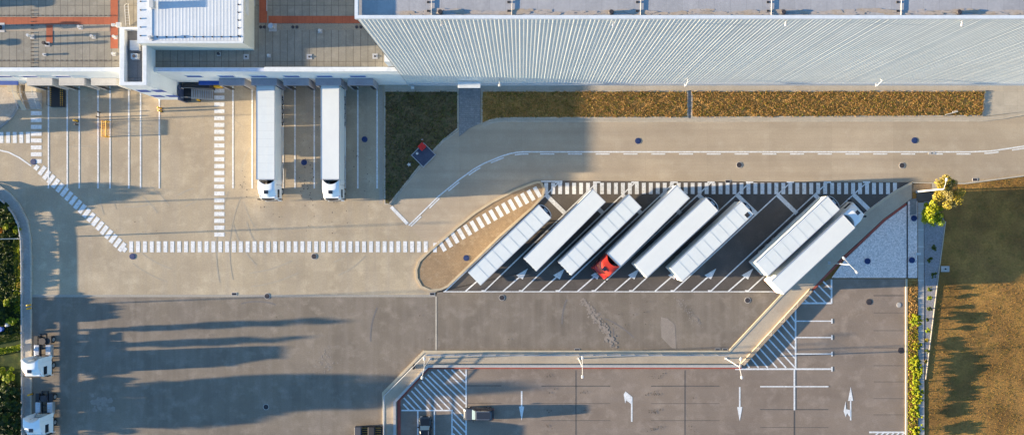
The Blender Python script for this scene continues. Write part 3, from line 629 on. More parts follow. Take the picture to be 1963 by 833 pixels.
for k in range(8): mb.cyl((c1[0]-.62, yb+.9+k*1.0, hp-.1), (c1[0]-.62, yb+.9+k*1.0, hp+.06), .09, n=8); mb.cyl((x0+.45, yb+.9+k*1.1, hp-.1), (x0+.45, yb+.9+k*1.1, hp+.02), .09, n=8)
mb.build('roof_block', DKC, pr)
MB().box(c1[0]+.0, c1[0]+.03, yb+4, yb+6.2, 10.0, 11).build('louvre', TRIMW, pr)
# stair tower
ht = 10.3; T0 = P(229, 165, ht); T1 = P(281, 163, ht); T2y = P(0, 52, ht)[1]-by
tx0, tx1, ty0 = T0[0], T1[0], P(0, 163.5, ht)[1]-by
cut = [(tx0, ty0), (tx1, ty0), (tx1, T2y), (tx0, T2y)]
tw = MB().box(tx0+.02, tx1-.02, ty0+.02, T2y-.02, 0, ht-1.0).build('stair_tower', WALLB, db)
mb = MB(); mb.box(tx0, tx0+.62, ty0, T2y, ht-1.0, ht); mb.box(tx1-.55, tx1, ty0, T2y, ht-1.0, ht); mb.box(tx0+.62, tx1-.55, ty0, ty0+.45, ht-1.0, ht); mb.box(tx0+.62, tx1-.55, T2y-.3, T2y, ht-1.0, ht); mb.build('parapet', TRIMW, tw, bevel=.02)
MB().box(tx0+.62, tx1-.55, ty0+.45, T2y-.3, ht-1.0, ht-.75).build('roof', ROOFD, tw)
for x_ in (tx0+1.1, tx0+3.2):
    for z0, z1 in ((2.2, 3.4), (5.8, 7.2)): MB().box(x_-.7, x_+.7, ty0-.03, ty0+.03, z0, z1).build('window', BLUEG, tw)
def roofbox(px0, py0, px1, py1, zb, h, name, label, m=None, fan=True):
    a = P(px0, py1, zb+h); b = P(px1, py0, zb+h); cx, cy = (a[0]+b[0])/2, (a[1]+b[1])/2; hx, hy = abs(b[0]-a[0])/2, abs(b[1]-a[1])/2
    t = thing(name, label, 'roof unit', (cx, cy, zb))
    MB().box(-hx, hx, -hy, hy, .08, h).build('housing', m or LAMPW, t, bevel=.03)
    MB().box(-hx-.05, hx+.05, -hy-.05, hy+.05, 0, .09).build('base', STEEL, t)
    if fan: MB().cyl((0, 0, h), (0, 0, h+.05), min(hx, hy)*.6, n=16).build('fan_grille', DKC, t)
    else: MB().box(-hx-.04, hx+.04, -hy-.04, hy+.04, h, h+.04).build('lid', m or LAMPW, t, bevel=.02)
roofbox(249.5, 78, 266.5, 96, ht-.75, .5, 'roof_hatch', 'large square white hatch on the stair tower roof', fan=False)
roofbox(250.5, 102.5, 263, 113, ht-.75, .6, 'air_unit', 'small white fan unit below the square hatch on the stair tower')
roofbox(286, 1, 293, 14, hp, .6, 'air_unit', 'white box unit on the west gutter of the plant room roof', fan=False)
def vent(px, py, zb, h, r, m, label, group='small vents and masts on the dock roof'):
    a = P(px, py, zb); t = thing('roof_vent', label, 'roof vent', a, 0, group)
    MB().cyl((0, 0, 0), (0, 0, h*.8), r*.7, r*.6, 10).build('pipe', m, t); MB().cyl((0, 0, h*.8), (0, 0, h), r, r*.8, 12).build('cap', m, t)
    MB().box(-r*1.25, r*1.25, -r*1.25, r*1.25, 0, .03).build('flashing', STEEL, t)
for px, py, h, r, m, lab in ((62, 71, 1.0, .22, LAMPW, 'white roof vent beside the row of dark blocks'), (180, 71, .7, .2, STEEL, 'steel roof vent right of the middle of the west roof'), (91, 85, .9, .25, DKC, 'dark vent at the foot of the short red strip'), (86, 105, .35, .16, STEEL, 'low grey vent below the short red strip'), (219, 104, .5, .2, LAMPW, 'white vent against the west side of the stair tower'),
        (222, 72, .7, .2, LAMPW, 'white vent on the foot of the tall red strip'), (155, 53, .6, .22, STEEL, 'grey vent just below the long red strip'), (523, 53, .9, .42, ALU, 'large shiny round vent below the east red strip'), (614, 60, .5, .22, LAMPW, 'small white vent in the middle of the east roof'), (516, 107, .5, .18, LAMPW, 'small white vent near the parapet of the east roof'),
        (0, 53, 1.2, .5, DKC, 'dark roof cowl cut by the west edge of the photo'), (420, 104, .4, .2, DKC, 'dark vent in the shade below the plant room'), (475, -2, 1.4, .8, STEEL, 'steel unit behind the east side of the plant room')):
    vent(px, py, HR, h, r, m, lab)
vent(290, 73, hp-.06, .5, .22, STEEL, 'small steel vent on the corner of the plant room gutter')
vent(-60, 84, HR, .75, .5, STEEL, 'tall roof cowl just beyond the west edge of the photo'); vent(-30, 8, HR, 1.0, .75, STEEL, 'broad roof cowl beyond the top west corner of the photo')
for k, (px, py) in enumerate(((472, 109), (593, 109), (719, 108))):
    t = thing('roof_drain', ['square roof drain nearest the plant room', 'middle one of three square roof drains on the east roof', 'square roof drain nearest the warehouse'][k], 'roof drain', P(px, py, HR), 0, 'square drains on the east roof')
    MB().box(-.35, .35, -.35, .35, 0, .03).build('flashing', STEEL, t); MB().cyl((0, 0, .03), (0, 0, .09), .13, n=12).build('grate', DKC, t)
for k, (px, py) in enumerate(((499.5, 52), (507, 52), (561.5, 52), (569.5, 52), (684, 52), (692, 52))):
    t = tag(MB().cyl((0, 0, 0), (0, 0, .1), .22, .18, 14).build('roof_disc', DKC), ['flat dark roof disc nearest the plant room', 'second flat dark roof disc from the plant room', 'third flat dark roof disc from the plant room', 'fourth flat dark roof disc from the plant room', 'fifth flat dark roof disc from the plant room', 'flat dark roof disc nearest the warehouse'][k], 'roof disc', 'flat dark discs below the east red strip')
    t.location = P(px, py, HR+.003)
lt = thing('roof_lamp', 'white twin floodlight at the top west corner of the stair tower', 'floodlight', P(226, 49, 9.5))
MB().cyl((0, 0, -1.5), (0, 0, 0), .06).build('pole', STEEL, lt); MB().box(-.1, .5, -.3, .35, 0, .3).build('lamp_head', LAMPW, lt, bevel=.04); MB().box(-.75, -.25, -.15, .2, 0, .25).build('lamp_head', LAMPW, lt, bevel=.04)
lad = thing('roof_ladder', 'pale metal ladder pipes between the red strip and the plant room', 'ladder', P(246, 50, HR))
for s in (-1, 1): MB().tube([(s*.25, 0, .1), (s*.25, 2.6, .5), (s*.1, 3.0, .1)], .05, 6).build('rail', STEEL, lad)
mb = MB()
for k in range(7): mb.bar((-.25, .3+k*.35, .14+k*.055), (.25, .3+k*.35, .14+k*.055), .035)
mb.build('rungs', STEEL, lad)
# extra small annex beside the warehouse corner
an = P(727, 95, 12.0)
mb = MB(); mb.box(bx1-.03-1.3, bx1-.05, .7, 1.9, HR, 11.2); mb.build('corner_duct', TRIMW, db)

# ------------------------------------------------------------------ trailers and tractors
def wheel(t, x, y, r=.5, wd=.3, rim=ALU, dual=False):
    W = .62 if dual else wd; s = 1 if y > 0 else -1
    o = MB().cyl((0, -W/2, 0), (0, W/2, 0), r, n=20).build('wheel', TYRE, t, key=('wh', r, W), bevel=.03); o.location = (x, y-s*(W/2-.15), r)
    q_ = MB().cyl((0, s*W/2-s*.02, 0), (0, s*(W/2+.02), 0), r*.55, n=16).build('rim', rim, o, key=('rim', r, W, s))
    return o
def trailer(t, xf, m=None, seams=12, arc=None, hatchb=False, legs=True, skirt=False):
    """xf: x of the trailer front; body runs to xf-13.6"""
    m = m or TRW; L_ = 13.6; xr = xf-L_; hw = 1.275; zt = 4.0
    body = MB().box(xr+.05, xf, -hw, hw, 1.12, zt-.04).build('trailer_body', m, t, key=('body', xf), bevel=.03)
    rail = MB()
    for s in (-1, 1): rail.box(xr, xf, s*hw-.035, s*hw+.035, zt-.1, zt+.005); rail.box(xr, xf, s*hw-.03, s*hw+.03, 1.05, 1.2)
    rail.box(xf-.06, xf+.03, -hw, hw, zt-.12, zt+.012); rail.build('roof_rail', ALU, body, key=('rail', xf))
    rf = MB().box(xr+.05, xf-.05, -hw+.05, hw-.05, zt-.05, zt-.01)
    rfo = rf.build('trailer_roof', m, body, key=('troof', xf))
    if seams:
        sm = MB()
        for k in range(1, seams):
            x = xr+L_*k/seams; sm.box(x-.014, x+.014, -hw+.06, hw-.06, zt-.01, zt+.003)
        sm.build('roof_seam', bpy.data.materials.get('seam_grey') or plain('seam_grey', (.53, .555, .56)), body, key=('seam', xf, seams))
    rd = MB(); rd.box(xr-.06, xr+.045, -hw, hw, 1.0, zt-.02)
    for s in (-1, 1): rd.box(xr-.12, xr-.06, s*.6-.02, s*.6+.02, 1.1, 3.8); rd.box(xr-.12, xr-.06, s*1.1-.02, s*1.1+.02, 1.1, 3.8)
    rd.build('rear_door', m, body, key=('rdoor', xf))
    ch = MB()
    for s in (-1, 1): ch.box(xr+.3, xf-.3, s*.5-.08, s*.5+.08, .8, 1.1)
    for k in range(9): ch.box(xr+.6+k*1.5, xr+.7+k*1.5, -1.2, 1.2, .98, 1.08)
    ch.box(xr+.02, xr+.15, -1.15, 1.15, .42, .58); ch.box(xr+.1, xr+.25, -.5, -.4, .5, 1.0); ch.box(xr+.1, xr+.25, .4, .5, .5, 1.0)
    ch.build('trailer_chassis', DARK, t, key=('tch', xf))
    for s in (-1, 1):
        g = MB(); [g.box(xr+5.6, xr+9.6, s*1.2-.02, s*1.2+.02, z, z+.1) for z in (.5, .78)]; [g.box(x, x+.08, s*1.2-.03, s*1.2+.03, .45, 1.05) for x in (xr+5.9, xr+7.5, xr+9.2)]
        (None if skirt else g.build('side_guard', ALU, t, key=('sg', xf, s)))
        MB().box(xr-.09, xr-.06, s*1.0-.2, s*1.0+.2, .85, .98).build('tail_lamp', REDL, t, key=('tl', xf, s))
        g = MB(); g.box(xr+1.4, xr+5.45, s*1.22-.03, s*1.22+.03, .93, 1.05); [g.box(x, x+.26, min(s*.85, s*1.2), max(s*.85, s*1.2), .25, .93) for x in (xr+2.75, xr+4.07, xr+5.3, xr+1.35)]; g.build('mudguard', DARK, t, key=('mg', xf, s))
        if skirt:
            g = MB(); g.box(xr+5.75, xf-3.75, s*1.2-.02, s*1.2+.02, .12, 1.05); g.box(xf-2.6, xf-.2, s*1.2-.02, s*1.2+.02, .3, 1.05); g.box(xr+.2, xr+1.2, s*1.2-.02, s*1.2+.02, .2, 1.05); g.build('side_skirt', TRW, t, key=('sk', xf, s))
        for k in range(3): wheel(t, xr+2.2+k*1.32, s*1.05, .5, .38)
        lg = MB(); lx = xf-2.9
        lg.box(lx-.08, lx+.08, s*.75-.08, s*.75+.08, .1 if legs else .45, 1.1); lg.box(lx-.18, lx+.18, s*.75-.15, s*.75+.15, .03 if legs else .4, .1 if legs else .46)
        lg.build('landing_leg', DARK, t, key=('ll', xf, s, legs))
    MB().box(xf-4.6, xf-3.4, -.95, .95, .5, .95).build('pallet_box', DARK, t, key=('pb', xf))
    if arc:
        u = MB(); n = 12
        ring = [(xf+.02, 1.0)]+[(xf+.42*math.sin(math.pi*k/n), 1.0*math.cos(math.pi*k/n)) for k in range(1, n)]+[(xf+.02, -1.0)]
        u.prism(ring, 1.9, 3.82); uo = u.build('cooling_unit', DARK, t, key=('cu', xf), bevel=.02)
        pts = [(xf+(.5*math.sin(math.pi*k/n)), 1.12*math.cos(math.pi*k/n), 3.9) for k in range(n+1)]
        MB().tube(pts, .035 if arc == 'thin' else .05, 6).build('guard_hoop', LAMPW, uo, key=('gh', xf, arc))
        MB().box(xf+.08, xf+.3, -.35, .35, 3.82, 3.86).build('fan_grille', STEEL, uo, key=('fg', xf))
    if hatchb: MB().box(xf-1.0, xf-.4, -1.05, -.45, zt, zt+.03).build('roof_hatch', DARK, body)
def tractor(t, m=None, roofm=None, bob=False):
    """front bumper at x=0, facing +x"""
    m = m or CABW; hw = 1.24
    cab = MB().loft([rrect(-2.2, .0, hw, .95, .12), rrect(-2.25, .02, hw, 1.5, .16), rrect(-2.25, -.02, hw, 1.9, .18), rrect(-2.25, -.12, hw-.02, 2.5, .2), rrect(-2.25, -.3, hw-.04, 3.0, .24), rrect(-2.25, -.5, hw-.1, 3.12, .25)])
    co_ = cab.build('cab', m, t, key='cab', smooth=False)
    # high roof with swept rear corners
    v, f = [], []; nu, nv = 9, 12
    for i in range(nu+1):
        u = i/nu
        for j in range(nv+1):
            y = -1+2*j/nv; yy = y*(hw-.06)
            rear = -2.2-.62*abs(y)**2.2; front = -.42-.35*y*y
            x = front+(rear-front)*u; z = 3.12+.68*min(1, math.sin(min(1, u*1.9)*math.pi/2))*(1-.12*abs(y)**4)
            v.append((x, yy, z))
    top = len(v); v += [(a, b, 3.05) for a, b, c in v]
    w_ = nv+1
    for i in range(nu):
        for j in range(nv):
            a = i*w_+j; f.append((a, a+1, a+w_+1, a+w_)); f.append((top+a, top+a+w_, top+a+w_+1, top+a+1))
    for j in range(nv): f.append((j+1, j, top+j, top+j+1)); a = nu*w_+j; f.append((a, a+1, top+a+1, top+a))
    for i in range(nu): a = i*w_; f.append((a, a+w_, top+a+w_, top+a)); a = i*w_+nv; f.append((a+w_, a, top+a, top+a+w_))
    ro = MB().add(v, f).build('roof_fairing', roofm or m, co_, key='fair', smooth=False)
    for s in (-1, 1):
        MB().prism([(-2.24, s*1.16), (-2.24, s*1.22), (-2.85, s*1.26), (-2.85, s*1.22)], .9, 3.06).build('side_deflector', m, co_, key=('sd', s))
        MB().prism([(-1.55, s*(hw-.005)), (-.42, s*(hw-.005)), (-.42, s*(hw+.015)), (-1.55, s*(hw+.015))], 1.95, 2.65).build('side_window', GLASS, co_, key=('sw', s))
        mi = MB(); mi.bar((-.3, s*hw, 2.5), (-.12, s*1.5, 2.5), .05); mi.box(-.24, -.08, min(s*1.42, s*1.66), max(s*1.42, s*1.66), 1.75, 2.6); mi.build('mirror', DARK, co_, key=('mi', s))
        MB().box(-.02, .06, min(s*.75, s*1.12), max(s*.75, s*1.12), .62, .85).build('headlight', LAMPW, t, key=('hl', s))
        MB().box(-4.4, -2.55, min(s*.85, s*1.22), max(s*.85, s*1.22), .45, 1.05).build('fuel_tank', ALU, t, key=('ft', s), bevel=.08)
        wheel(t, -1.35, s*1.05, .5, .32); wheel(t, -5.05, s*1.05, .5, .32, dual=True)
        MB().box(-5.65, -4.45, min(s*.72, s*1.24), max(s*.72, s*1.24), 1.04, 1.09).build('rear_mudguard', DARK, t, key=('rm', s))
        MB().box(-.62, -.5, s*1.1-.03, s*1.1+.03, 3.1, 3.16).build('marker_lamp', AMB, co_, key=('ml', s))
    ws = MB().add([(.035, -1.05, 1.85), (.035, 1.05, 1.85), (-.27, 1.02, 2.98), (-.27, -1.02, 2.98)], [(0, 1, 2, 3)])
    ws.build('windscreen', GLASS, co_, key='ws')
    MB().prism([(-.4, -1.0), (-.1, -.85), (-.04, 0), (-.1, .85), (-.4, 1.0)], 2.96, 3.0).build('sun_visor', DARK if m is not CABR else CABR_SUN, co_, key='vis')
    MB().box(-1.35, -.85, -.3, .3, 3.76, 3.83).build('roof_hatch', GLASS, co_, key='rh')
    MB().box(.0, .06, -1.15, 1.15, .35, .95).build('bumper', m, t, key='bmp', bevel=.02)
    MB().box(.0, .045, -.8, .8, 1.0, 1.7).build('grille', DARK, t, key='grl')
    fr = MB(); [fr.box(-5.95, -.2, s*.42-.05, s*.42+.05, .72, .98) for s in (-1, 1)]; [fr.box(x, x+.12, -.42, .42, .75, .95) for x in (-5.9, -4.9, -3.9, -3.0)]
    fr.box(-2.25, -.1, -1.1, 1.1, .55, .95); fr.build('chassis', DARK, t, key='frm')
    MB().cyl((-4.9, 0, 1.08), (-4.9, 0, 1.16), .48, n=18).box(-5.3, -4.5, -.55, .55, .98, 1.08).build('fifth_wheel', DARK if not bob else DKC, t, key=('fw', bob))
    if bob:
        for s in (-1, 1):
            k_ = MB(); [k_.box(-4.35+i*.24, -4.15+i*.24, min(s*.5, s*1.2), max(s*.5, s*1.2), 1.06, 1.16) for i in range(6)]; k_.build('tank_step', ALU, t, key=('ts', s))
        MB().box(-2.75, -2.3, -.9, .9, 1.0, 1.5).build('air_tanks', plain('tan_box', (.5, .44, .36)) if 'tan_box' not in bpy.data.materials else bpy.data.materials['tan_box'], t, key='at', bevel=.05)
    else:
        MB().box(-2.9, -2.3, -.6, .6, 1.0, 1.8).build('air_tanks', DARK, t, key='at2', bevel=.05)

# two trucks at the docks (facing -y)
for X, yfront, seams, m, lab in ((-35.76, 4.15, 12, TRW, 'white truck at the west dock with a seamed trailer roof'), (-26.75, 4.15, 0, TRC, 'white truck at the east dock with a smooth trailer roof')):
    t = thing('articulated_truck', lab, 'truck', (X, yfront, 0), R(-90), 'trucks backed up to the docks')
    tractor(t, CABW); trailer(t, -2.85, m, seams, legs=False, skirt=True)
ang = 43.3
def at_center(cx, cy, a, front_sw, Lm=13.6):
    X, Y, _ = P(cx, cy, 4.0); return X, Y, (R(a) if not front_sw else R(a+180))
TR = [(977, 469, 43.7, 9, 'thick', False, TRW, 'white trailer beside the brown island, westmost of the slanted row'),
      (1082.5, 440.5, 45.0, 0, None, False, TRC, 'smooth roofed white trailer, second of the slanted row from the island'),
      (1150.5, 449.5, 44.0, 9, None, False, TRW, 'seamed white trailer just west of the red cab'),
      (1297, 454.5, 43.0, 0, 'thick', False, TRC, 'smooth roofed white trailer just east of the red cab'),
      (1364.5, 461.7, 43.2, 9, 'thick', True, TRW, 'seamed white trailer with a dark roof hatch beside the empty bay'),
      (1529.6, 451.7, 42.8, 9, 'thin', False, TRW, 'seamed white trailer parked right against the eastmost truck')]
for cx, cy, a, seams, arc, hb, m, lab in TR:
    X, Y, rz = at_center(cx, cy, a, False); t = thing('semi_trailer', lab, 'trailer', (X, Y, 0), rz, 'trailers parked in the slanted bays'); trailer(t, 6.8, m, seams, arc, hb)
X, Y, rz = at_center(1243, 433, 44.6, True); t = thing('articulated_truck', 'truck with a bright red cab and smooth white trailer', 'truck', (X+9.65*math.cos(rz), Y+9.65*math.sin(rz), 0), rz)
tractor(t, CABR, CABR_SUN); trailer(t, -2.85, TRC, 0, legs=False)
X, Y, rz = at_center(1559.4, 487, 42.9, False); t = thing('articulated_truck', 'white truck at the east end of the slanted bays, beside the walkway', 'truck', (X+9.65*math.cos(rz), Y+9.65*math.sin(rz), 0), rz)
tractor(t, CABW); trailer(t, -2.85, TRC, 0, legs=False)
for (px, py, lab) in ((84, 718, 'white tractor unit without trailer, the upper of two at the west kerb'), (87, 827.5, 'white tractor unit without trailer, the lower of two at the west kerb')):
    X, Y, _ = P(px, py, .8); t = thing('tractor_unit', lab, 'truck', (X, Y, 0), R(-90), 'tractor units parked at the west kerb'); tractor(t, CABW, bob=True)

# ------------------------------------------------------------------ cars
def car(name, label, px, py, rz, body, L_=4.4, W=1.8, Hc=1.6, hood=None):
    X, Y, _ = P(px, py, .8); t = thing(name, label, 'car', (X, Y, 0), rz); hw = W/2
    MB().loft([rrect(-L_/2, L_/2-.02, hw-.05, .22, .25), rrect(-L_/2-.02, L_/2, hw, .5, .32), rrect(-L_/2, L_/2-.04, hw, .78, .36), rrect(-L_/2+.04, L_/2-.25, hw-.06, .96, .4)]).build('body', body, t, bevel=.02)
    MB().loft([rrect(-L_/2+.12, L_/2-1.25, hw-.1, .94, .25), rrect(-L_/2+.3, L_/2-1.75, hw-.22, Hc-.1, .25), rrect(-L_/2+.45, L_/2-1.95, hw-.3, Hc, .3)]).build('cabin', body, t)
    hd = MB().loft([rrect(L_/2-1.28, L_/2-.3, hw-.14, .955, .2), rrect(L_/2-1.25, L_/2-.4, hw-.2, 1.0, .2)]).build('bonnet', hood or body, t)
    x0_, x1_ = L_/2-1.27, L_/2-1.78
    MB().add([(x0_+.015, -hw+.2, .98), (x0_+.015, hw-.2, .98), (x1_+.03, hw-.3, Hc-.1), (x1_+.03, -hw+.3, Hc-.1)], [(0, 1, 2, 3)]).build('windscreen', WSG, t)
    MB().add([(-L_/2+.11, -hw+.2, 1.0), (-L_/2+.11, hw-.2, 1.0), (-L_/2+.275, hw-.3, Hc-.12), (-L_/2+.275, -hw+.3, Hc-.12)], [(3, 2, 1, 0)]).build('rear_window', GLASS, t)
    for s in (-1, 1):
        MB().add([(x0_-.1, s*(hw-.09), 1.0), (-L_/2+.4, s*(hw-.09), 1.0), (-L_/2+.5, s*(hw-.205), Hc-.14), (x1_-.05, s*(hw-.205), Hc-.14)], [(0, 1, 2, 3)]).build('side_window', GLASS, t)
        MB().box(L_/2-1.55, L_/2-1.35, min(s*hw, s*(hw+.17)), max(s*hw, s*(hw+.17)), .95, 1.1).build('mirror', body, t)
        MB().box(L_/2-.14, L_/2+.0, min(s*(hw-.5), s*(hw-.2)), max(s*(hw-.5), s*(hw-.2)), .6, .75).build('headlight', LAMPW, t)
        MB().box(-L_/2-.01, -L_/2+.1, min(s*(hw-.4), s*(hw-.15)), max(s*(hw-.4), s*(hw-.15)), .65, .85).build('tail_lamp', REDL, t)
        MB().bar((x1_-.1, s*(hw-.34), Hc+.03), (-L_/2+.6, s*(hw-.34), Hc+.03), .04).build('roof_rail', ALU, t)
        for xx in (L_/2-.85, -L_/2+.8): wheel(t, xx, s*(hw-.1), .34, .22)
car('parked_car', 'dark grey car with a bonnet coloured as lit beside the hatching', 917.5, 793, R(180), CARG, hood=CARG_LIT)
car('parked_car', 'glossy black car between the white bay lines', 815, 829, R(90), CARB, 4.7, 1.8, 1.5)

# low cart at the bottom
X, Y, _ = P(709, 834, .9); t = thing('bin_trailer', 'low dark cart with yellow slatted racks at the bottom beside the railing', 'cart', (X, Y, 0))
for k, x in enumerate((-1.75, .2)):
    MB().box(x-.45, x+.55, -1.3, 1.3, .35, 1.2).build('bin', plain('bin_grey', (.07, .07, .08)) if k == 0 else DARK, t, bevel=.1)
    mb = MB(); [mb.box(x+.6, x+1.4, -1.2+i*.32, -1.12+i*.32, .8, .88) for i in range(8)]; mb.build('slat_rack', bpy.data.materials.get('yellow_slat_shade') or plain('yellow_slat_shade', (.34, .19, .03)), t)  # yellow slats coloured brown for the shade they lie in
MB().box(-2.2, 2.0, -1.2, 1.2, .25, .4).build('deck', DARK, t)
for x in (-1.6, 1.5):
    for s in (-1, 1): wheel(t, x, s*1.05, .22, .2)

# ------------------------------------------------------------------ yard furniture at the docks
sx, sy, _ = P(66, 164, 0)
st = thing('concrete_stairs', 'pale concrete stairs with steel rails beside the west docks', 'stairs', (P(62, 0, .6)[0], by, 0))
MB().box(-3.2, -1.8, -1.2, -.05, 0, 1.25).build('landing', TANP, st)
mb = MB(); [mb.box(-.6, 1.0, -1.6-i*.27, -1.33-i*.27, 0, 1.2-i*.15) for i in range(8)]; mb.build('steps', LTC, st)
mb = MB(); mb.add([(-2.6, -1.2, 1.25), (-1.9, -1.2, 1.25), (-1.2, -3.7, .05), (-1.9, -3.7, .05), (-2.6, -1.2, 1.0), (-1.9, -1.2, 1.0), (-1.2, -3.7, -.02), (-1.9, -3.7, -.02)], [(3, 2, 1, 0), (4, 5, 6, 7), (0, 1, 5, 4), (1, 2, 6, 5), (2, 3, 7, 6), (3, 0, 4, 7)]); mb.build('ramp', TANP, st)
MB().box(-.6, 1.0, -1.33, -.05, 0, 1.25).build('landing', TANP, st)
for x in (-.65, 1.05, -1.75):
    mb = MB(); mb.tube([(x, -.1, 2.2), (x, -1.4, 2.2), (x, -3.7, 1.05)], .03, 6); [mb.cyl((x, yy, .1), (x, yy, zz_), .03, n=6) for yy, zz_ in ((-1.3, 2.2), (-2.5, 1.62), (-3.65, 1.05))]; mb.build('handrail', STEEL, st)
# dark pit with hazard edges
X, Y, _ = P(110, 185.5, .3); t = thing('lift_table', 'dark lift table with yellow and black edges at the west dock', 'lift table', (X, Y, 0))
MB().box(-1.0, 1.0, -1.45, 1.45, .0, .32).build('platform', DARK, t)
mb = MB(); [mb.box(x, x+.1, -1.3+i*.3, -1.15+i*.3, .32, .34) for i in range(9) for x in (.42, .68, -1.0)]; mb.build('hazard_stripes', YEL, t)
for s in (-1, 1): MB().tube([(s*.95, -1.35, .32), (s*.95, -1.35, 1.2), (s*.95, 1.35, 1.2), (s*.95, 1.35, .32)], .025, 6).build('guard_rail', DARK, t)
# steel stairs east of the tower
X = P(380, 0, 1)[0]; Y = P(0, 180, 1)[1]
t = thing('steel_stairs', 'dark steel stairs with slatted treads below the stair tower wall', 'stairs', (X, Y, 0))
mb = MB(); [mb.box(-.9+i*.27, -.7+i*.27, -.62, .62, 1.15-i*.12, 1.2-i*.12) for i in range(10)]; mb.build('treads', STEEL, t)
MB().box(-2.0, -.95, -1.1, 1.1, 1.1, 1.2).build('landing', DARK, t); MB().box(-1.45, -.95, -.35, .3, 1.2, 1.24).build('door_mat', DARK, t)
MB().box(-1.9, 2.0, .72, 1.35, .0, 1.9).build('side_wall', DARK, t)
for y in (-.68, .66): MB().bar((-1.0, y, 1.1), (1.9, y, .05), .05, .22).build('stringer', STEEL, t); MB().tube([(-2, y, 2.1), (-.95, y, 2.1), (1.9, y, .95)], .03, 6).build('handrail', STEEL, t); MB().tube([(-2, y, .05), (-2, y, 2.1)], .03, 6).build('rail_post', STEEL, t); MB().tube([(1.9, y, .02), (1.9, y, .95)], .03, 6).build('rail_post', STEEL, t)
MB().box(-2.35, -2.0, -1.1, 1.0, .0, 2.2).build('screen', plain('navy_screen', (.04, .06, .12), rough=.3), t)
def ybollard(px, py, label, h=.9, r=.11, two=False):
    t = thing('bollard', label, 'bollard', P(px, py), 0, 'yellow posts in the dock yard')
    MB().cyl((0, 0, 0), (0, 0, h), r, n=12).build('post', YEL, t, bevel=.01); MB().cyl((0, 0, h), (0, 0, h+.05), r*1.3, r*.6, 12).build('cap', YEL, t); MB().box(-.18, .18, -.18, .18, 0, .03).build('base', DKC, t)
for px, py, lab in ((149, 232, 'yellow post on the guide line west of the yellow frame'), (309, 208, 'upper of the twin yellow posts in the lit yard'), (310, 213.5, 'lower of the twin yellow posts in the lit yard'), (60, 583.5, 'upper yellow post at the west kerb'), (60, 590, 'lower yellow post at the west kerb'), (60, 684, 'yellow post behind the cab of the upper tractor unit'), (62, 754, 'yellow post behind the lower tractor unit'), (383, 193, 'yellow post at the side of the dark steel stairs')):
    ybollard(px, py, lab)
for px, py, lab in ((192, 216, 'dark post between the docks and the yellow frame'), (150, 239.5, 'black post just below a yellow post on the guide line'), (190.5, 225, 'dark post just above the yellow frame')):
    t = thing('bollard', lab, 'bollard', P(px, py), 0, 'dark posts in the dock yard'); MB().cyl((0, 0, 0), (0, 0, .75), .08, n=10).build('post', DARK, t); MB().cyl((0, 0, .75), (0, 0, .8), .12, .05, 10).build('cap', DARK, t)
t = thing('yellow_guard', 'yellow corner guard on the wall beside the striped footway', 'guard', P(421, 169.5))
MB().box(-.5, .55, .0, .3, 0, 1.0).build('panel', YEL, t, bevel=.05); MB().box(-.5, -.3, .3, .75, 0, 1.0).build('panel', YEL, t, bevel=.05)
# yellow frame with long bars
X, Y, _ = P(202, 247, .5); t = thing('barrier_frame', 'yellow metal barrier frame standing alone in the lit yard', 'barrier', (X, Y, 0))
for s in (-1, 1): MB().box(-.35, .45, s*1.1-.05, s*1.1+.05, 0, .06).build('foot', YEL, t)
for x in (-.3, .3):
    for s in (-1, 1): MB().cyl((x, s*1.1, .05), (x, s*1.1, .95), .04, n=8).build('post', YEL, t)
    mb = MB(); [mb.cyl((x, -1.1, z), (x, 1.1, z), .035, n=8) for z in (.93,)]; [mb.cyl((x, -1.0+i*.2, .0), (x, -1.0+i*.2, .93), .028, n=6) for i in range(11)]; mb.build('rails', YEL, t)
mb = MB(); [mb.bar((-.3, -1+i*.25, .93), (.3, -1+i*.25, .93), .04) for i in range(9)]; mb.build('top_slats', YEL, t)
# hydrant group
X, Y, _ = P(812, 297, .15); t = thing('hydrant_slab', 'dark blue slab set diagonally in the lawn', 'slab', (X, Y, 0), R(-45))
MB().box(-1.15, 1.15, -1.2, 1.2, .05, .22).build('slab', NAVY, t, bevel=.02)
mb = MB(); [mb.box(*q_, .1, .27) for q_ in ((-1.25, 1.25, -1.3, -1.21), (-1.25, 1.25, 1.21, 1.3), (-1.25, -1.16, -1.21, 1.21), (1.16, 1.25, -1.21, 1.21))]; mb.build('frame', STEEL, t)
X, Y, _ = P(809, 281, .6); t = thing('hydrant_box', 'red cabinet at the corner of the blue slab', 'cabinet', (X, Y, 0), R(-45))
MB().box(-.4, .4, -.42, .42, .1, .7).build('body', CABR, t, bevel=.04); MB().box(-.44, .44, -.46, .46, .7, .76).build('lid', plain('hydrant_red', (.6, .02, .015)), t, bevel=.02); MB().box(-.1, .1, -.48, -.46, .4, .5).build('handle', DARK, t)
X, Y, _ = P(810, 268, .3); t = thing('marker_post', 'small red marker post above the red cabinet', 'post', (X, Y, 0)); MB().cyl((0, 0, .05), (0, 0, .7), .07, n=8).build('post', CABR, t); MB().box(-.12, .12, -.05, .05, .6, .8).build('plate', LAMPW, t)
X, Y, _ = P(800, 294, .3); t = thing('vent_pipe', 'small white pipe standing on the blue slab', 'pipe', (X, Y, 0)); MB().cyl((0, 0, .22), (0, 0, .5), .13, n=12).build('pipe', LAMPW, t); MB().cyl((0, 0, .5), (0, 0, .58), .2, .08, 12).build('cap', LAMPW, t)
X, Y, _ = P(784, 315, .15); mb = MB(); pts = []
for k in range(10): r_ = .38 if k % 2 else .2; pts.append((r_*math.cos(k*.628), r_*math.sin(k*.628)))
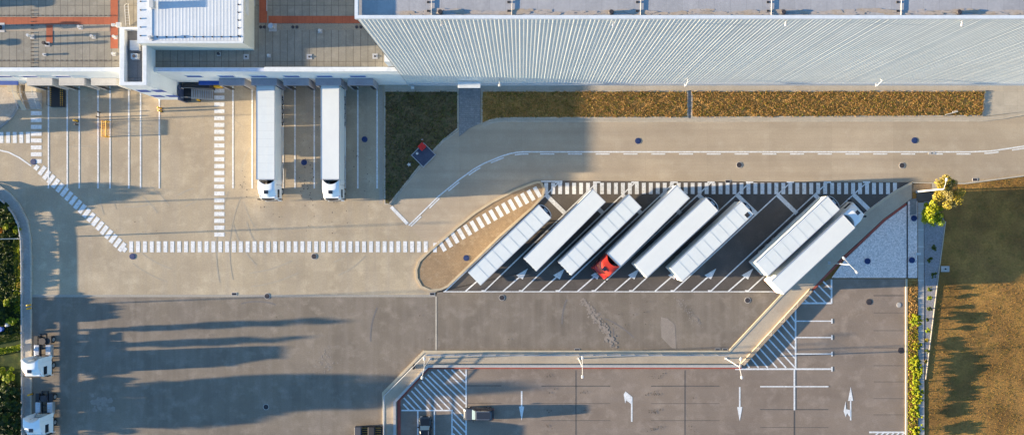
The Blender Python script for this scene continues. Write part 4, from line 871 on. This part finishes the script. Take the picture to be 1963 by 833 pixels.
o = tag(mb.loft([[(a, b, .08) for a, b in pts], [(a*.8, b*.8, .2) for a, b in pts], [(a*.3, b*.3, .26) for a, b in pts]]).build('pale_rock', LAMPW), 'pale star shaped rock lying on the dark lawn', 'rock'); o.location = (X, Y, 0)
for px, py, lab in ((791, 168, 'small white fitting at the foot of the warehouse beside the dark lawn'),):
    X, Y, _ = P(px, py, 1); t = thing('wall_fitting', lab, 'fitting', (X, Y, 0)); MB().box(-.25, .2, -.2, .25, .6, 1.1).build('housing', LAMPW, t, bevel=.04); MB().cyl((0, 0, 0), (0, 0, .6), .05).build('post', STEEL, t)
X, Y, _ = P(1824, 217, .2); t = thing('broken_rail', 'broken white rail lying in the golden weedy strip', 'rail', (X, Y, .22), R(14)); MB().bar((-.9, 0, 0), (.9, 0, .05), .09).build('rail', LAMPW, t); mb = MB(); [mb.bar((.2+i*.2, 0, 0), (.25+i*.2, .22, .05), .06) for i in range(4)]; mb.build('prongs', LAMPW, t)
X, Y, _ = P(1812, 515, .1); t = thing('concrete_slab', 'pale square concrete slab with a dark knob in the field', 'slab', (X, Y, 0)); MB().box(-.6, .6, -.42, .42, 0, .14).build('slab', LTC, t, bevel=.02); MB().cyl((0, 0, .14), (0, 0, .22), .12, n=10).build('knob', DARK, t)
X, Y, _ = P(1786, 293.5, 0); t = thing('concrete_slab', 'pale square inset on the road line near the east end', 'slab', (X, Y, 0)); MB().box(-.5, .5, -.2, .2, 0, .026).build('slab', LTC, t); MB().cyl((0, 0, .026), (0, 0, .04), .1, n=10).build('knob', DARK, t)
X, Y, _ = P(1754, 492, .8); 
X, Y, _ = P(1757, 486, .6); t = thing('path_lamp', 'small white lamp post on the kerb of the slab path', 'path lamp', (X, Y, 0)); MB().cyl((0, 0, 0), (0, 0, .9), .05).build('post', STEEL, t); MB().box(-.3, .4, -.16, .16, .85, 1.05).build('lamp_head', LAMPW, t, bevel=.03)
X, Y, _ = P(794, 704, 1)
o = tag(MB().box(-.13, .13, -.3, .35, .12, .8).build('litter_bin', DARK, bevel=.05), 'small dark litter bin on the slanted walkway corner', 'litter bin'); o.location = P(793, 703, .5)[:2]+(0,)

# ------------------------------------------------------------------ railings and walls
def resample(pts, step):
    out = []; s = 0; tot = sum(math.dist(a, b) for a, b in zip(pts[:-1], pts[1:]))
    while s <= tot+1e-6:
        p, _ = along(pts, min(s, tot-1e-6)); out.append(p); s += step
    return out
def railing(name, pts, h, label, m=STEEL, step=2.0, r=.035, mids=1, post=.05, zb=.12, split=True):
    w_ = PP(pts); t = thing(name, label, 'railing', (w_[0][0], w_[0][1], 0)); ox, oy = w_[0]
    loc = [(a-ox, b-oy) for a, b in w_]
    zs = [zb+h*(k+1)/(mids+1) for k in range(mids+1)]
    for z in zs: MB().tube([(a, b, z) for a, b in loc], r, 6).build('rail', m, t)
    me = None
    for a, b in resample(loc, step)[:100]:
        o = MB().box(-post/2, post/2, -post/2, post/2, zb-.02, zb+h).build('post', m, t, key=('post', name, h, m.name)); o.location = (a, b, 0)
railing('railing', [(738, 960), (738, 756), (816, 678.5), (1394, 678.5)], 1.0, 'long steel railing along the yard edge of the walkway', step=2.0, mids=2, r=.04)
tw_ = PP([(757.5, 1100), (757.5, 768), (821, 700), (1419, 700)]); 
t = thing('low_wall', 'low white concrete wall with a capping between walkway and car park', 'wall', (0, 0, 0))
MB().line(tw_, .3, .0, .45).build('wall', mat('low_wall_white', (.58, .56, .52), (.5, .48, .45), scale=1, fine=7, fine_amt=.1, joints=(2.5, 2.5, .03, .7)), t); MB().line(tw_, .36, .45, .5).build('capping', LTC, t)
t = thing('low_wall', 'low tan wall climbing beside the large hatched triangle', 'wall', (0, 0, 0))
w2 = PP([(1422, 697), (1553, 555)]); MB().line(w2, .45, .0, .42).build('wall', TANP, t); MB().line(w2, .52, .42, .47).build('capping', mat('brown_cap', (.38, .29, .2), (.34, .26, .18), joints=(1.9, 1.9, .08, 1.5)), t)
# guardrail west
GRP = [(-300, 350), (-62, 352), (-15, 366), (2, 378), (18, 392), (32, 410), (42, 431), (46.5, 456), (48, 500), (50, 1100)]
gw = PP(GRP); t = thing('guardrail', 'curved galvanised guardrail along the west edge of the yard', 'guardrail', (0, 0, 0))
mb = MB(); mb.line(gw, .08, .56, .68); mb.line(gw, .05, .68, .74); mb.line(gw, .08, .74, .86); mb.build('beam', STEEL, t)
for a, b in resample(gw, 2.0)[:90]:
    o = MB().box(-.19, -.07, -.05, .05, .08, .8).build('post', STEEL, t, key='gpost'); o.location = (a, b, 0)

# ------------------------------------------------------------------ lamp posts
def lamp(px, py, label, h=6.5, heads=((0, 1.25), (0, -1.25)), wd=.07, group='lamp posts around the yard'):
    X, Y, _ = P(px, py); t = thing('street_lamp', label, 'street lamp', (X, Y, 0), 0, group)
    MB().cyl((0, 0, 0), (0, 0, h), wd*1.15, wd*.75, 10).build('pole', LAMPW, t); MB().box(-.2, .2, -.2, .2, .0, .16).build('base', STEEL, t)
    for hx, hy in heads:
        MB().tube([(0, 0, h-.05), (hx*.5, hy*.5, h+.1), (hx, hy, h+.12)], .035, 8).build('arm', LAMPW, t)
        n_ = math.hypot(hx, hy); a = math.atan2(hy, hx)
        o = MB().loft([[(x, y, -.05) for x, y, _ in rrect(-.22, .27, .14, 0, .13)], [(x, y, .04) for x, y, _ in rrect(-.22, .27, .16, 0, .15)], [(x, y, .12) for x, y, _ in rrect(-.18, .2, .1, 0, .09)]]).build('lamp_head', LAMPW, t, key='lhead'); o.location = (hx, hy, h+.14); o.rotation_euler = (0, 0, a)
lamp(825, 687, 'white twin headed lamp at the slanted west corner of the walkway', heads=((.05, 1.2), (-.25, -1.3)))
lamp(1109, 686, 'white twin headed lamp in the middle of the walkway')
lamp(1391, 686, 'white twin headed lamp where the walkway turns up beside the triangle', heads=((.15, 1.1), (.25, -1.35)))
lamp(1589, 503, 'white twin headed lamp at the edge of the gravel triangle', heads=((-.85, .9), (.85, -.95)))
lamp(1758, 367, 'white single armed lamp beside the olive tree at the road', heads=((.25, 1.25),), wd=.12)
lamp(41, 457, 'lamp post at the west guardrail, leaning out of the photo', heads=((1.2, .0),))
lamp(-60, 240, 'lamp post west of the photo whose shadow crosses the dock lines', 8, heads=((1.2, .0),))
lamp(-30, 398, 'lamp post beyond the west hedge, north of the guardrail lamp', 8, heads=((1.2, .0),))
lamp(-40, 590, 'lamp post beyond the west garden, its shadow along the asphalt seam', 8, heads=((1.2, .0),))

# ------------------------------------------------------------------ plants
def leafmesh(cent, n, rad, size, flat=.8, squash=1.0, updown=.4):
    """cent: (k,3) clump centres with radii rad; n leaves total"""
    k = len(cent); idx = rng.integers(0, k, n); cc = cent[idx]; rr = rad[idx]
    dv = rng.normal(size=(n, 3)); dv /= np.linalg.norm(dv, axis=1)[:, None]
    pos = cc+dv*(rr*rng.uniform(.35, 1.0, n)**.6)[:, None]*np.array([1, 1, squash])
    nr = dv+rng.normal(size=(n, 3))*.7; nr[:, 2] += updown; nr /= np.linalg.norm(nr, axis=1)[:, None]
    a = np.cross(nr, rng.normal(size=(n, 3))); a /= np.linalg.norm(a, axis=1)[:, None]; b = np.cross(nr, a)
    s = (size*rng.uniform(.6, 1.4, n))[:, None]
    v = np.stack([pos-a*s, pos-b*s*.5, pos+a*s, pos+b*s*.5], 1).reshape(-1, 3)
    return v
def quads(name, v, m, parent=None):
    me = bpy.data.meshes.new(name); n = len(v)//4
    me.vertices.add(len(v)); me.vertices.foreach_set('co', v.astype(np.float32).ravel())
    me.loops.add(n*4); me.loops.foreach_set('vertex_index', np.arange(n*4, dtype=np.int32)); me.polygons.add(n)
    me.polygons.foreach_set('loop_start', np.arange(0, n*4, 4, dtype=np.int32)); me.polygons.foreach_set('loop_total', np.full(n, 4, dtype=np.int32))
    me.materials.append(m); me.update(calc_edges=True); me.validate()
    o = bpy.data.objects.new(name, me); C.objects.link(o)
    if parent: o.parent = parent
    return o
def plant(name, label, cat, px, py, h, r, m, n=900, leaf=.12, trunk=True, zb=.1, clumps=14, group=None, m2=None, atop=False, sq=.7, low=.3):
    zc = h*.7 if atop else 0
    X, Y, _ = P(px, py, zc); t = thing(name, label, cat, (X, Y, 0), 0, group)
    c = rng.normal(size=(clumps, 3)); c /= np.linalg.norm(c, axis=1)[:, None]; c *= rng.uniform(.25, .85, clumps)[:, None]
    zm = (h*(1+low))/2; hz = h*(1-low)/2
    c = c*np.array([r*.8, r*.8, hz*.75])+np.array([0, 0, zb+zm]); rad = rng.uniform(.22, .42, clumps)*min(r, max(hz*1.3, .3))
    if name in ('tree', 'olive_tree'):
        mb = MB(); mb.cyl((0, 0, 0), (.05, 0, h*.45), h*.03+.03, h*.022, 8)
        for k in range(5): e = c[k]; mb.cyl((.05, 0, h*.4), tuple(e), h*.016, h*.006, 6)
        mb.build('trunk', BARK, t)
    elif trunk:
        mb = MB()
        for k in range(4): mb.cyl((0, 0, 0), tuple(c[k]), .035, .015, 5)
        mb.build('stem', BARK, t)
    if m2:
        quads('crown', leafmesh(c[::2], n//2, rad[::2], leaf, squash=sq), m, t); quads('crown', leafmesh(c[1::2], n//2, rad[1::2], leaf, squash=sq), m2, t)
    else: quads('crown', leafmesh(c, n, rad, leaf, squash=sq), m, t)
    return t
plant('olive_tree', 'loose olive and gold leaved tree under the single armed lamp', 'tree', 1820, 368, 4.3, 3.3, LEAFO, 8000, .11, clumps=44, atop=True, m2=LEAFOY, low=.35)
plant('tree', 'bright yellow green tree beside the grey gravel bed', 'tree', 1790, 411, 3.6, 2.55, LEAFG, 7000, .115, clumps=34, atop=True, m2=LEAFY, low=.3)
for k, (px, py, r, m) in enumerate(((1785, 474, .55, LEAFM), (1777, 497, .55, LEAFM), (1785, 526, .6, LEAFM), (1778, 554, .45, LEAFM), (1776, 570, .5, LEAFG), (1776, 591, .52, LEAFM), (1774, 611, .3, LEAFM), (1773, 631, .5, LEAFG), (1773, 651, .38, LEAFOY), (1773, 671, .42, LEAFM), (1772, 691, .3, LEAFOY))):
    plant('shrub', f'{["first and topmost", "second", "third", "fourth small", "fifth, bright", "sixth", "seventh, tiny", "eighth, bright", "ninth, golden", "tenth", "eleventh and lowest"][k]} round shrub down the grey gravel bed', 'shrub', px, py, .9*r/.5, r*1.2, m, 900, .06, clumps=12, group='round shrubs in the grey gravel bed')
hd = [(1750, 612, .95, LEAFY, 1.6), (1753, 660, .75, LEAFOY, 1.1), (1750, 687, .8, LEAFY, 1.5), (1752, 702, .9, LEAFY, 1.5), (1752, 716, .8, LEAFG, 1.5), (1750, 732, .8, LEAFY, 1.4), (1752, 748, .9, LEAFY, 1.4), (1753, 765, .8, LEAFG, 1.3), (1751, 789, .95, LEAFG, 1.3), (1751, 822, 1.1, LEAFG, 1.4), (1750, 855, 1.0, LEAFY, 1.4)]
for k, (px, py, r, m, h) in enumerate(hd):
    plant('hedge_shrub', f'{["topmost", "second, golden", "third", "fourth", "fifth, greener", "sixth", "seventh", "eighth, greener", "ninth, round", "tenth, large", "lowest"][k]} yellow green shrub of the hedge along the car park kerb', 'shrub', px, py, h*.8, r*1.6, m, 4200, .075, clumps=30, group='hedge shrubs along the car park kerb', m2=LEAFG if m is LEAFY else LEAFY)
# west garden shrubs
gs = [(8, 398, .9, LEAFD, 1.4), (20, 418, .9, LEAFM, 1.2), (4, 424, 1.1, LEAFD, 1.3), (11, 434, .7, LEAFY, 1.2), (33, 440, .7, LEAFY, .8), (22, 450, .8, LEAFD, .6), (6, 462, 1.2, LEAFD, .7), (30, 468, .8, LEAFM, .6), (38, 478, .5, LEAFY, .5), (14, 488, 1.2, LEAFD, .6), (34, 502, .8, LEAFM, .5), (40, 512, .4, LEAFOY, .5), (8, 515, 1.2, LEAFD, .7), (24, 532, 1.0, LEAFD, .6), (38, 545, .5, LEAFOY, .5),
      (14, 578, .75, LEAFY, 1.3), (28, 572, 1.0, LEAFM, 1.1), (6, 600, 1.0, LEAFD, 1.2), (24, 612, 1.05, LEAFG, 1.6), (10, 640, .5, LEAFD, .5), (15, 718, 1.35, LEAFG, 2.0), (3, 712, .9, LEAFY, 1.8), (10, 742, 1.3, LEAFD, 2.0), (28, 748, 1.0, LEAFD, 1.7), (8, 770, 1.5, LEAFD, 2.1), (27, 780, 1.2, LEAFD, 1.8), (10, 802, 1.4, LEAFD, 2.2), (30, 812, 1.1, LEAFD, 1.6), (12, 833, 1.4, LEAFD, 2.2), (2, 440, .5, LEAFR, .9)]
gl = ['dark shrub at the tip of the guardrail curve', 'mid green shrub inside the guardrail curve', 'dark shrub at the west edge above the orange one', 'yellow green shrub beside the orange shrub', 'yellow shrub against the curving guardrail', 'low dark shrub level with the guardrail lamp', 'low dark shrub just below the guardrail lamp arm', 'low mid green shrub against the straight guardrail', 'small yellow tuft against the guardrail', 'wide low dark shrub in the middle of the garden', 'mid green low shrub beside the golden tuft', 'small golden tuft at the guardrail', 'wide dark shrub at the west edge of the garden', 'low dark shrub above the lower golden tuft', 'lower small golden tuft at the guardrail',
      'bright yellow shrub at the west edge of the garden', 'mid green shrub right of the bright yellow one', 'dark shrub below the bright yellow one', 'rounded bright green shrub beside the blue barrel', 'small dark shrub under the blue barrel', 'bright green bush level with the upper cab', 'yellow green bush at the edge level with the upper cab', 'dark bush just below the bright green bush', 'dark bush between the two tractor units', 'large dark bush west of the lower tractor unit', 'dark bush touching the guardrail above the lower cab', 'large dark bush level with the lower cab', 'dark bush touching the guardrail at the lower cab', 'lowest dark bush at the bottom corner', 'small orange leaved shrub at the west edge']
for (px, py, r, m, h), lab in zip(gs, gl):
    plant('shrub', lab, 'shrub', px, py, h, r*1.15, m, 2400 if r > .8 else 1300, .085, clumps=20, atop=True, group='shrubs in the west garden', zb=.16, m2=LEAFM if m is LEAFD else (LEAFG if m is LEAFY else None))
X, Y, _ = P(2, 630, .5); t = thing('barrel', 'small blue barrel among the garden shrubs', 'barrel', (X, Y, 0)); MB().cyl((0, 0, .1), (0, 0, .8), .35, n=16).build('body', plain('barrel_blue', (.03, .1, .4)), t); MB().cyl((0, 0, .8), (0, 0, .84), .38, n=16).build('lid', plain('barrel_lid', (.04, .12, .45)), t)
X, Y, _ = P(14, 622, .5); o = tag(MB().box(-.2, .2, -.25, .25, .1, .7).build('garden_box', LAMPW, bevel=.04), 'small white box beside the blue barrel', 'box'); o.location = (X, Y, 0)
# grass mounds in garden
for py, lab in ((646, 'upper of two grassy bands crossing the garden'), (668, 'lower of two grassy bands crossing the garden')):
    pts = [(-60, py+10), (0, py+6), (38, py-6), (40, py+4), (0, py+17), (-60, py+21)]
    v = np.array([[*P(random.uniform(-40, 40), 0)[:2], 0] for _ in range(1)])
    n = 1500; xs = rng.uniform(-50, 40, n); ys = py+5-(xs/40)*8+rng.uniform(-5, 5, n); c = np.array([P(a, b, .3) for a, b in zip(xs, ys)]); c[:, 2] = .25
    o = quads('grass_band', leafmesh(c, 5000, np.full(n, .12), .09), LEAFM if py == 646 else LEAFG); tag(o, lab, kind='stuff')
# trees beyond the west edge (they cast the long shadows)
far = [(-75, 641, 7.2, .5, 'slim tree beyond the garden, north one of a pair'), (-75, 673, 6.9, .5, 'slim tree beyond the garden, south one of a pair'), (-110, 768, 8.5, 2.1, 'broad tree beyond the garden level with the upper cab'), (-170, 792, 10.5, 2.3, 'tall broad tree beyond the garden level with the lower cab'), (-90, 812, 6.0, 1.7, 'broad tree beyond the garden at the lower cab'),
       (-120, 870, 4.0, 1.2, 'tree beyond the garden below the bottom edge'), (-60, 385, 2.8, 2.0, 'low broad tree beyond the north end of the garden'), (-55, 603, 2.2, 1.5, 'low tree beyond the garden at the seam'), (-110, 250, 2.6, 1.2, 'small tree west of the rippled gravel'), (-90, 215, 3.0, 1.2, 'small tree west of the rippled gravel, nearer the building')]
for px, py, h, r, lab in far:
    X, Y, _ = P(px, py); t = thing('tree', lab, 'tree', (X, Y, 0), 0, 'trees beyond the west edge')
    k = 26; c = rng.normal(size=(k, 3)); c /= np.linalg.norm(c, axis=1)[:, None]; c = c*rng.uniform(.3, .85, k)[:, None]*np.array([r, r, h*.36])+np.array([0, 0, h*.58])
    quads('crown', leafmesh(c, 5200, rng.uniform(.3, .5, k)*r, .2, squash=1.2), LEAFM, t)
    mb = MB(); mb.cyl((0, 0, 0), (0, 0, h*.6), .2, .08, 8); [mb.cyl((0, 0, h*.35), tuple(c[i]), .07, .02, 5) for i in range(5)]; mb.build('trunk', BARK, t)
# tufts of grass (uncountable)
def inpoly(x, y, poly):
    ins = np.zeros(len(x), bool); j = len(poly)-1
    for i in range(len(poly)):
        xi, yi = poly[i]; xj, yj = poly[j]
        ins ^= ((yi > y) != (yj > y)) & (x < (xj-xi)*(y-yi)/(yj-yi+1e-9)+xi); j = i
    return ins
def tufts(label, poly, n, size, m, z=.12, hz=.06, name='grass', clump=1):
    p = np.array(poly); x = rng.uniform(p[:, 0].min(), p[:, 0].max(), n*4); y = rng.uniform(p[:, 1].min(), p[:, 1].max(), n*4)
    f = np.sin(x*.11+3*np.sin(y*.07+z*9))+np.sin(y*.16+2*np.sin(x*.05))+.8*np.sin((x+y)*.31)+.8*np.sin((x-1.7*y)*.23)
    k = inpoly(x, y, poly) & (rng.uniform(-3.2, 2.6, len(x)) < f*clump+(.4 if clump else 9)); x, y = x[k][:n], y[k][:n]
    c = np.stack([(x-NX)*H/F, (NY-y)*H/F, np.full(len(x), z)+hz*rng.uniform(.2, 1, len(x))], 1)
    tag(quads(name, leafmesh(c, int(len(x)*3), np.full(len(x), .09), size, squash=.6), m), label, kind='stuff')
tufts('dry brown tufts on the western weedy strip', S1, 8500, .052, TUFTB); tufts('green weeds on the western weedy strip', S1, 1300, .08, TUFTG, name='weeds')
tufts('golden dry tufts on the eastern weedy strip', S2, 13000, .052, TUFTB); tufts('green weeds on the eastern weedy strip', S2, 1500, .08, TUFTG, name='weeds')
tufts('sparse dark tufts on the square lawn', DL, 4200, .06, TUFTD, hz=.03); tufts('green weeds on the square lawn', DL, 1500, .06, TUFTG, hz=.03, name='weeds')
FP = [(1777, 960), (1779, 727), (1803, 522), (1816, 424), (1806, 370), (1820, 356), (1849, 355), (1963, 341), (2100, 325), (2200, 310), (2200, 1000), (1777, 1000)]
tufts('dry brown grass of the field', FP, 26000, .035, TUFTF, z=.03, hz=.03); tufts('greener weeds in the field', FP, 6000, .035, TUFTG, z=.03, hz=.02, name='weeds')
tufts('yellow grass under the hedge', [(1741, 540), (1758, 540), (1759, 960), (1741, 960)], 2600, .08, TUFTB, z=.1); tufts('green ground cover under the hedge', [(1739, 600), (1758, 600), (1759, 960), (1739, 960)], 1500, .09, LEAFY, z=.1, name='ground_cover')
GI = [(-40, 372), (-12, 378), (10, 395), (25, 412), (34, 432), (39, 456), (40, 640), (-40, 640)]
tufts('dark green ground cover of the west garden', GI, 9000, .11, LEAFD, z=.18, hz=.15, name='ground_cover'); tufts('lighter green sprigs in the west garden', GI, 2400, .1, LEAFM, z=.22, hz=.25, name='ground_cover')
tufts('yellow edge plants inside the west guardrail', [(30, 460), (40, 460), (41, 600), (31, 600)], 900, .1, LEAFY, z=.2, hz=.2, name='ground_cover')
tufts('dark ground cover in the lower west garden', [(-40, 695), (41, 735), (42, 960), (-40, 960)], 6500, .12, LEAFD, z=.2, hz=.3, name='ground_cover')
